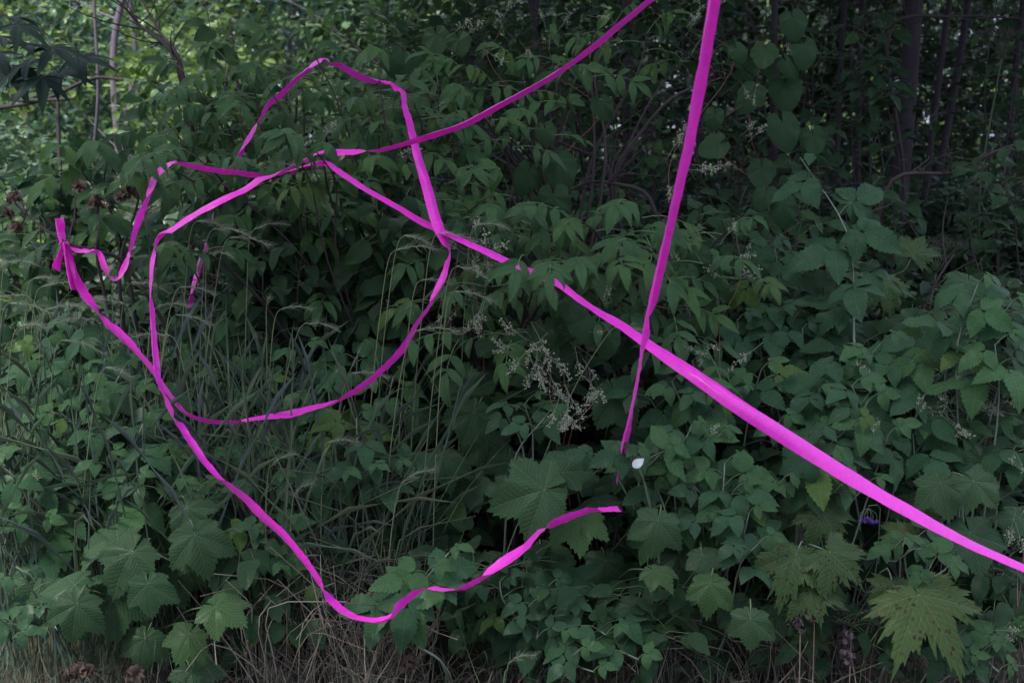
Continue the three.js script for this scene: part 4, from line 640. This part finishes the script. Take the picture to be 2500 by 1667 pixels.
for (const [px, py, d, lean] of stalks) {
  const top = at(px, py, d), base = ground(top.x - lean * ru(0.05, 0.16) - (px > 1400 && py < 1000 ? 0.25 : 0), top.z - 0.02), p = new Plant('grass_stalk', 'slender foxtail grass stalk with a bristly drooping seed head', 'grass stalk', base, 'foxtail grass stalks before the thicket');
  const neck = top.clone().add(V(-lean * 0.012, -0.012, 0)); p.stem([base, base.clone().lerp(top, 0.45).add(V(-lean * 0.02, 0.02, rs(0.03))), base.clone().lerp(top, 0.82).add(V(-lean * 0.02, 0.03, 0)), neck, top], 0.0018, 0.0007, 'yellow', 4, 5);
  const h = p.part('seed_head', pick(HEADS), HEADM, top); orient(h, V(lean, 0.35 - Math.abs(lean) * 0.2 + rs(0.25), ru(0, 0.5)).normalize(), V(-0.2 * lean, 1, 0.3).normalize()); h.scale.setScalar(ru(0.65, 0.95));
  for (let i = 0; i < 2; i++) { const b = p.part('blade', pick(bladeGeo), GRASSM(), base.clone().lerp(top, ru(0.15, 0.6))); orient(b, V(rs(1), 1.2, rs(0.6)).normalize(), V(rs(1), 0, 1).normalize()); b.scale.setScalar(ru(0.18, 0.34)); }
  p.done();
}
function GRASSM() { return (GRASSM.m ??= plain([0.085, 0.12, 0.06], { roughness: 1, transmission: 0.25, thickness: 0 })); }

// ------------------------------------------------------------------ pink flagging tape
const tapeTex = canvasTex(128, 2048, (g, w, h) => { g.fillStyle = 'rgb(128,128,128)'; g.fillRect(0, 0, w, h); for (let i = 0; i < 90; i++) { const y = rnd() * h, dy = rs(90), c = rnd() < 0.5 ? 60 : 200; for (const k of [9, 5, 2]) stroke(g, [[-9, y], [w * ru(0.3, 0.7), y + dy * 0.5 + rs(12)], [w + 9, y + dy]], k * ru(0.6, 1.2), `rgba(${c},${c},${c},0.12)`); } for (let i = 0; i < 14; i++) { const x = rnd() * w; stroke(g, [[x, rnd() * h], [x + rs(20), rnd() * h]], ru(2, 6), 'rgba(90,90,90,0.12)'); } }, false);
const tapeMap = canvasTex(128, 2048, (g, w, h) => { g.fillStyle = 'rgb(250,250,250)'; g.fillRect(0, 0, w, h); mottle(g, w, h, [240, 240, 240], 260, 4, 40, 0.06, 0.35); for (let i = 0; i < 120; i++) { g.fillStyle = `rgba(96,70,90,${ru(0.2, 0.7)})`; g.beginPath(); g.ellipse(rnd() * w, rnd() * h, ru(0.5, 2), ru(0.5, 2.4), 0, 0, 7); g.fill(); } });
const TAPE = new THREE.MeshPhysicalMaterial({ color: new THREE.Color().setRGB(0.82, 0.018, 0.58), roughness: 1, transmission: 0.22, thickness: 0, specularIntensity: 0.4, clearcoat: 1, clearcoatRoughness: 0.3, map: tapeMap, bumpMap: tapeTex, bumpScale: 0.006, side: THREE.DoubleSide });
const TW = 0.035;
// control points [px, py, depth, seen width in px]; the tape turns about its length to be seen that wide
function tape(list, o = {}) {
  const W = o.w ?? TW, P = list.map(([x, y, d]) => at(x, y, d)), n = list.length, ang = [];
  let flip = o.flip ?? 0;
  for (let i = 0; i < n; i++) {
    const full = W * F / list[i][2], w = list[i][3], a = Math.acos(Math.min(1, w / full));
    ang.push(flip ? Math.PI - a : a);
    if (i > 0 && i < n - 1 && w <= list[i - 1][3] && w < list[i + 1][3] && w < full * 0.32) flip = 1 - flip;
  }
  const curve = new THREE.CatmullRomCurve3(P, false, 'centripetal'), SEG = o.seg ?? 10, C = 4, pos = [], uv = [], idx = [], N = (n - 1) * SEG; let len = 0, prev = null;
  for (let i = 0; i <= N; i++) {
    const q = curve.getPoint(i / N), t = curve.getTangent(i / N), j = Math.min(n - 2, Math.floor(i / SEG)), f = i / SEG - j, s = f * f * (3 - 2 * f), th = ang[j] + (ang[j + 1] - ang[j]) * s + 0.04 * Math.sin(i * 0.37) * Math.sin(i * 0.11);
    const view = camera.position.clone().sub(q).normalize(), S = t.clone().cross(view).normalize(), Nn = S.clone().cross(t).normalize(), w = S.clone().multiplyScalar(Math.cos(th)).addScaledVector(Nn, Math.sin(th)), nn = t.clone().cross(w).normalize();
    if (prev) len += q.distanceTo(prev); prev = q;
    for (let k = 0; k <= C; k++) { const v = (k / C - 0.5) * 2, p = q.clone().addScaledVector(w, v * W / 2).addScaledVector(nn, (o.cup ?? 0.16) * 1.5 * W * (1 - v * v) * (0.6 + 0.4 * Math.sin(i * 0.09 + (o.ph ?? 0))) + 0.0006 * Math.sin(i * 0.9 + k * 1.7) * Math.sin(i * 0.23)); pos.push(p.x, p.y, p.z); uv.push(k / C, len / 0.6); }
  }
  for (let i = 0; i < N; i++) for (let k = 0; k < C; k++) { const a = i * (C + 1) + k, b = a + C + 1; idx.push(a, a + 1, b, b, a + 1, b + 1); }
  return geo(pos, uv, idx);
}
function strand(label, list, o = {}) {
  const m = tape(list, o), b = at(...list[0].slice(0, 3)), g = new THREE.Group(); g.name = numbered('pink_tape'); g.position.copy(b); g.userData = { label, category: 'ribbon', group: 'strands of pink flagging tape' };
  m.translate(-b.x, -b.y, -b.z); const mesh = new THREE.Mesh(m, TAPE); mesh.name = 'strip'; g.add(mesh); scene.add(g); return g;
}
const ramp = (pts, ds) => { let L = [0]; pts.forEach((p, i) => { if (i) L.push(L[i - 1] + Math.hypot(p[0] - pts[i - 1][0], p[1] - pts[i - 1][1])); }); const T = L.at(-1); return pts.map((p, i) => { const u = L[i] / T; let k = 0; while (k < ds.length - 2 && ds[k + 1][0] < u) k++; const f = Math.min(1, Math.max(0, (u - ds[k][0]) / (ds[k + 1][0] - ds[k][0]))); return [p[0], p[1], 1 / ((1 - f) / ds[k][1] + f / ds[k + 1][1]), p[2]]; }); };
strand('long straight pink strand dropping steeply from the top edge into the leaves', ramp([[1850, -620, 24], [1758, -60, 23], [1748, 0, 24], [1729, 107, 26], [1706, 229, 29], [1682, 357, 26], [1657, 464, 22.5], [1637, 557, 19], [1618, 647, 16], [1597, 740, 13], [1580, 811, 14], [1569, 854, 8], [1562, 897, 7], [1549, 969, 6.5], [1537, 1040, 9], [1528, 1086, 12], [1521, 1130, 10], [1514, 1170, 8]], [[0, 1.95], [0.32, 2.2], [0.8, 2.7], [1, 3.16]]), { cup: 0.22 });
strand('broad pink strand running diagonally down to the right edge', ramp([[3300, 1760, 14], [2900, 1575, 10], [2570, 1422, 12], [2500, 1388, 15], [2362, 1325, 23], [2174, 1223, 30], [2062, 1157, 36], [1950, 1087, 38], [1807, 995, 38], [1700, 920, 34], [1629, 872, 28], [1579, 838, 24], [1521, 797, 20], [1450, 754, 15], [1414, 731, 13], [1361, 694, 12], [1271, 656, 12], [1171, 608, 13], [1100, 574, 14], [1036, 545, 15], [957, 498, 13], [886, 459, 11], [832, 425, 8], [793, 402, 7], [750, 409, 9], [700, 424, 8], [640, 436, 9]], [[0, 2.7], [0.28, 2.75], [0.58, 2.85], [0.64, 2.98], [0.72, 3.17], [0.86, 3.42], [1, 3.5]]), { cup: 0.2 });
strand('pink strand from the top past the left bend to a loose end low down', ramp([[2250, -560, 15], [1900, -240, 13], [1640, -30, 14], [1589, 0, 14], [1450, 114, 14], [1350, 186, 12], [1200, 270, 12], [1136, 304, 13], [1029, 339, 13], [921, 368, 8], [864, 371, 13], [829, 372, 16], [800, 372, 12], [782, 376, 5], [754, 389, 6], [721, 404, 6], [675, 425, 6], [636, 437, 14], [600, 461, 14], [536, 491, 14], [464, 532, 10], [421, 561, 10], [392, 575, 11], [380, 594, 8], [373, 626, 10], [368, 683, 9], [371, 754, 10], [377, 826, 11], [382, 890, 13], [386, 926, 13], [395, 954, 9], [407, 983, 12], [420, 1008, 12], [439, 1036, 16], [464, 1074, 16], [505, 1132, 13], [535, 1166, 11], [562, 1189, 14], [599, 1218, 18], [637, 1256, 20], [694, 1308, 18], [731, 1350, 13], [757, 1383, 13], [780, 1421, 12], [802, 1458, 18], [836, 1490, 17], [870, 1507, 13], [918, 1513, 10], [948, 1505, 8], [974, 1479, 18], [1004, 1455, 18], [1031, 1440, 6], [1060, 1437, 10], [1098, 1439, 7], [1132, 1432, 10], [1162, 1417, 9], [1199, 1392, 18], [1237, 1366, 24], [1282, 1335, 18], [1320, 1295, 9], [1350, 1278, 18], [1387, 1263, 18], [1425, 1248, 13], [1443, 1243, 6], [1470, 1244, 9], [1492, 1243, 13], [1513, 1242, 14]], [[0, 2.8], [0.17, 2.92], [0.33, 3.35], [0.43, 3.5], [0.5, 3.2], [0.56, 3.18], [0.64, 3.06], [0.76, 2.88], [0.84, 2.84], [0.92, 2.9], [1, 2.97]]), { cup: 0.14, ph: 2 });
strand('large pink loop curving low from the left knot and up over the shrub', ramp([[161, 594, 7], [168, 612, 9], [179, 658, 14], [200, 708, 22], [221, 740, 18], [237, 763, 6], [261, 790, 18], [286, 810, 20], [321, 843, 18], [343, 868, 12], [375, 908, 12], [393, 935, 11], [421, 974, 11], [457, 1010, 9], [511, 1027, 7], [571, 1029, 5], [607, 1024, 8], [679, 1014, 15], [704, 1011, 18], [750, 999, 15], [807, 983, 7], [850, 963, 11], [893, 936, 12], [939, 897, 15], [975, 861, 16], [1000, 824, 14], [1018, 790, 10], [1043, 754, 6], [1064, 711, 12], [1080, 679, 17], [1091, 643, 11], [1095, 620, 8], [1089, 600, 16], [1075, 568, 25], [1061, 528, 26], [1039, 446, 25], [1021, 386, 20], [1009, 339, 18], [1000, 300, 17], [989, 261, 13], [982, 228, 11], [973, 220, 15], [957, 207, 5], [932, 202, 6], [911, 198, 12], [868, 182, 16], [832, 162, 15], [804, 155, 6], [793, 147, 8], [771, 154, 8], [750, 173, 9], [721, 195, 10], [686, 230, 13], [654, 257, 13], [637, 286, 6], [620, 316, 8], [604, 343, 8], [586, 379, 11], [571, 407, 9], [550, 455, 8], [530, 500, 8], [512, 545, 10], [503, 590, 16], [489, 643, 15], [473, 694, 9], [465, 735, 12], [455, 775, 18], [437, 808, 18], [427, 843, 17], [424, 880, 10]], [[0, 3.35], [0.2, 3.15], [0.42, 3.25], [0.55, 3.45], [0.63, 3.62], [0.72, 3.72], [0.8, 3.78], [1, 3.85]]), { cup: 0.12, ph: 1 });
strand('short pink strand sagging from the left knot and rising to the shrub', ramp([[168, 597, 6], [189, 610, 12], [211, 613, 9], [228, 613, 6], [241, 618, 7], [250, 636, 12], [262, 661, 11], [282, 677, 14], [303, 651, 14], [314, 622, 7], [320, 601, 9], [325, 575, 10], [336, 539, 14], [350, 503, 10], [368, 457, 15], [382, 425, 17], [403, 407, 13], [425, 395, 5], [443, 398, 6], [478, 405, 8], [536, 416, 10], [578, 421, 12], [621, 428, 14], [645, 433, 8]], [[0, 3.34], [0.4, 3.26], [0.7, 3.3], [1, 3.46]]), { ph: 3 });
{
  // the knot with its three loose tails, tied on the twig
  const b = at(156, 596, 3.34), g = new THREE.Group(); g.name = numbered('pink_tape'); g.position.copy(b); g.userData = { label: 'tied pink knot with three loose tails on the far left twig', category: 'ribbon', group: 'strands of pink flagging tape' };
  const add = (name, geom) => { geom.translate(-b.x, -b.y, -b.z); const m = new THREE.Mesh(geom, TAPE); m.name = name; g.add(m); };
  add('tail', tape([[143, 531, 3.33, 20], [147, 545, 3.33, 18], [151, 570, 3.34, 15], [155, 592, 3.34, 6]], { cup: 0.25 }));
  add('tail', tape([[156, 596, 3.33, 5], [150, 612, 3.32, 10], [144, 630, 3.31, 14], [135, 656, 3.3, 22]], { cup: 0.1 }));
  add('tail', tape([[160, 596, 3.32, 9], [167, 628, 3.31, 14], [174, 668, 3.3, 18], [181, 706, 3.3, 15]], { cup: 0.2 }));
  const k = new THREE.TorusGeometry(0.006, 0.0045, 8, 14); k.scale(1.3, 0.8, 1); k.rotateX(0.5); k.translate(b.x, b.y, b.z); add('knot', k); scene.add(g);
  const p = new Plant('bare_twig', 'dark twig with withered leaves carrying the pink knot', 'twig', ground(-0.78, -3.65));
  p.stem([p.base, V(-0.82, 0.6, -3.6), at(300, 640, 3.45), at(230, 612, 3.38), at(165, 594, 3.35), at(110, 560, 3.36), at(60, 520, 3.38), at(10, 470, 3.4)], 0.006, 0.0018, 'brown', 6, 5);
  for (const [x, y, x2, y2] of [[110, 560, 90, 520], [60, 520, 40, 560], [165, 594, 185, 440], [60, 520, 20, 430], [230, 612, 240, 480]]) p.stem([at(x, y, 3.37), at((x + x2) / 2 + 6, (y + y2) / 2, 3.38), at(x2, y2, 3.4)], 0.0025, 0.001, 'brown', 5, 3, 'twig');
  for (const [x, y, s] of [[40, 540, 0.035], [190, 440, 0.04], [235, 475, 0.05], [300, 465, 0.035], [310, 450, 0.04], [30, 470, 0.04], [20, 510, 0.035]]) { const m = p.part('withered_leaf', pick(witheredGeo), DRYL, at(x, y, 3.38)); orient(m, V(rs(0.4), -1, rs(0.3)), faceN(0.5)); m.scale.setScalar(s); }
  p.done();
}

scene.traverse((o) => { if (o.isMesh) { o.castShadow = true; o.receiveShadow = true; } });
renderer.render(scene, camera);
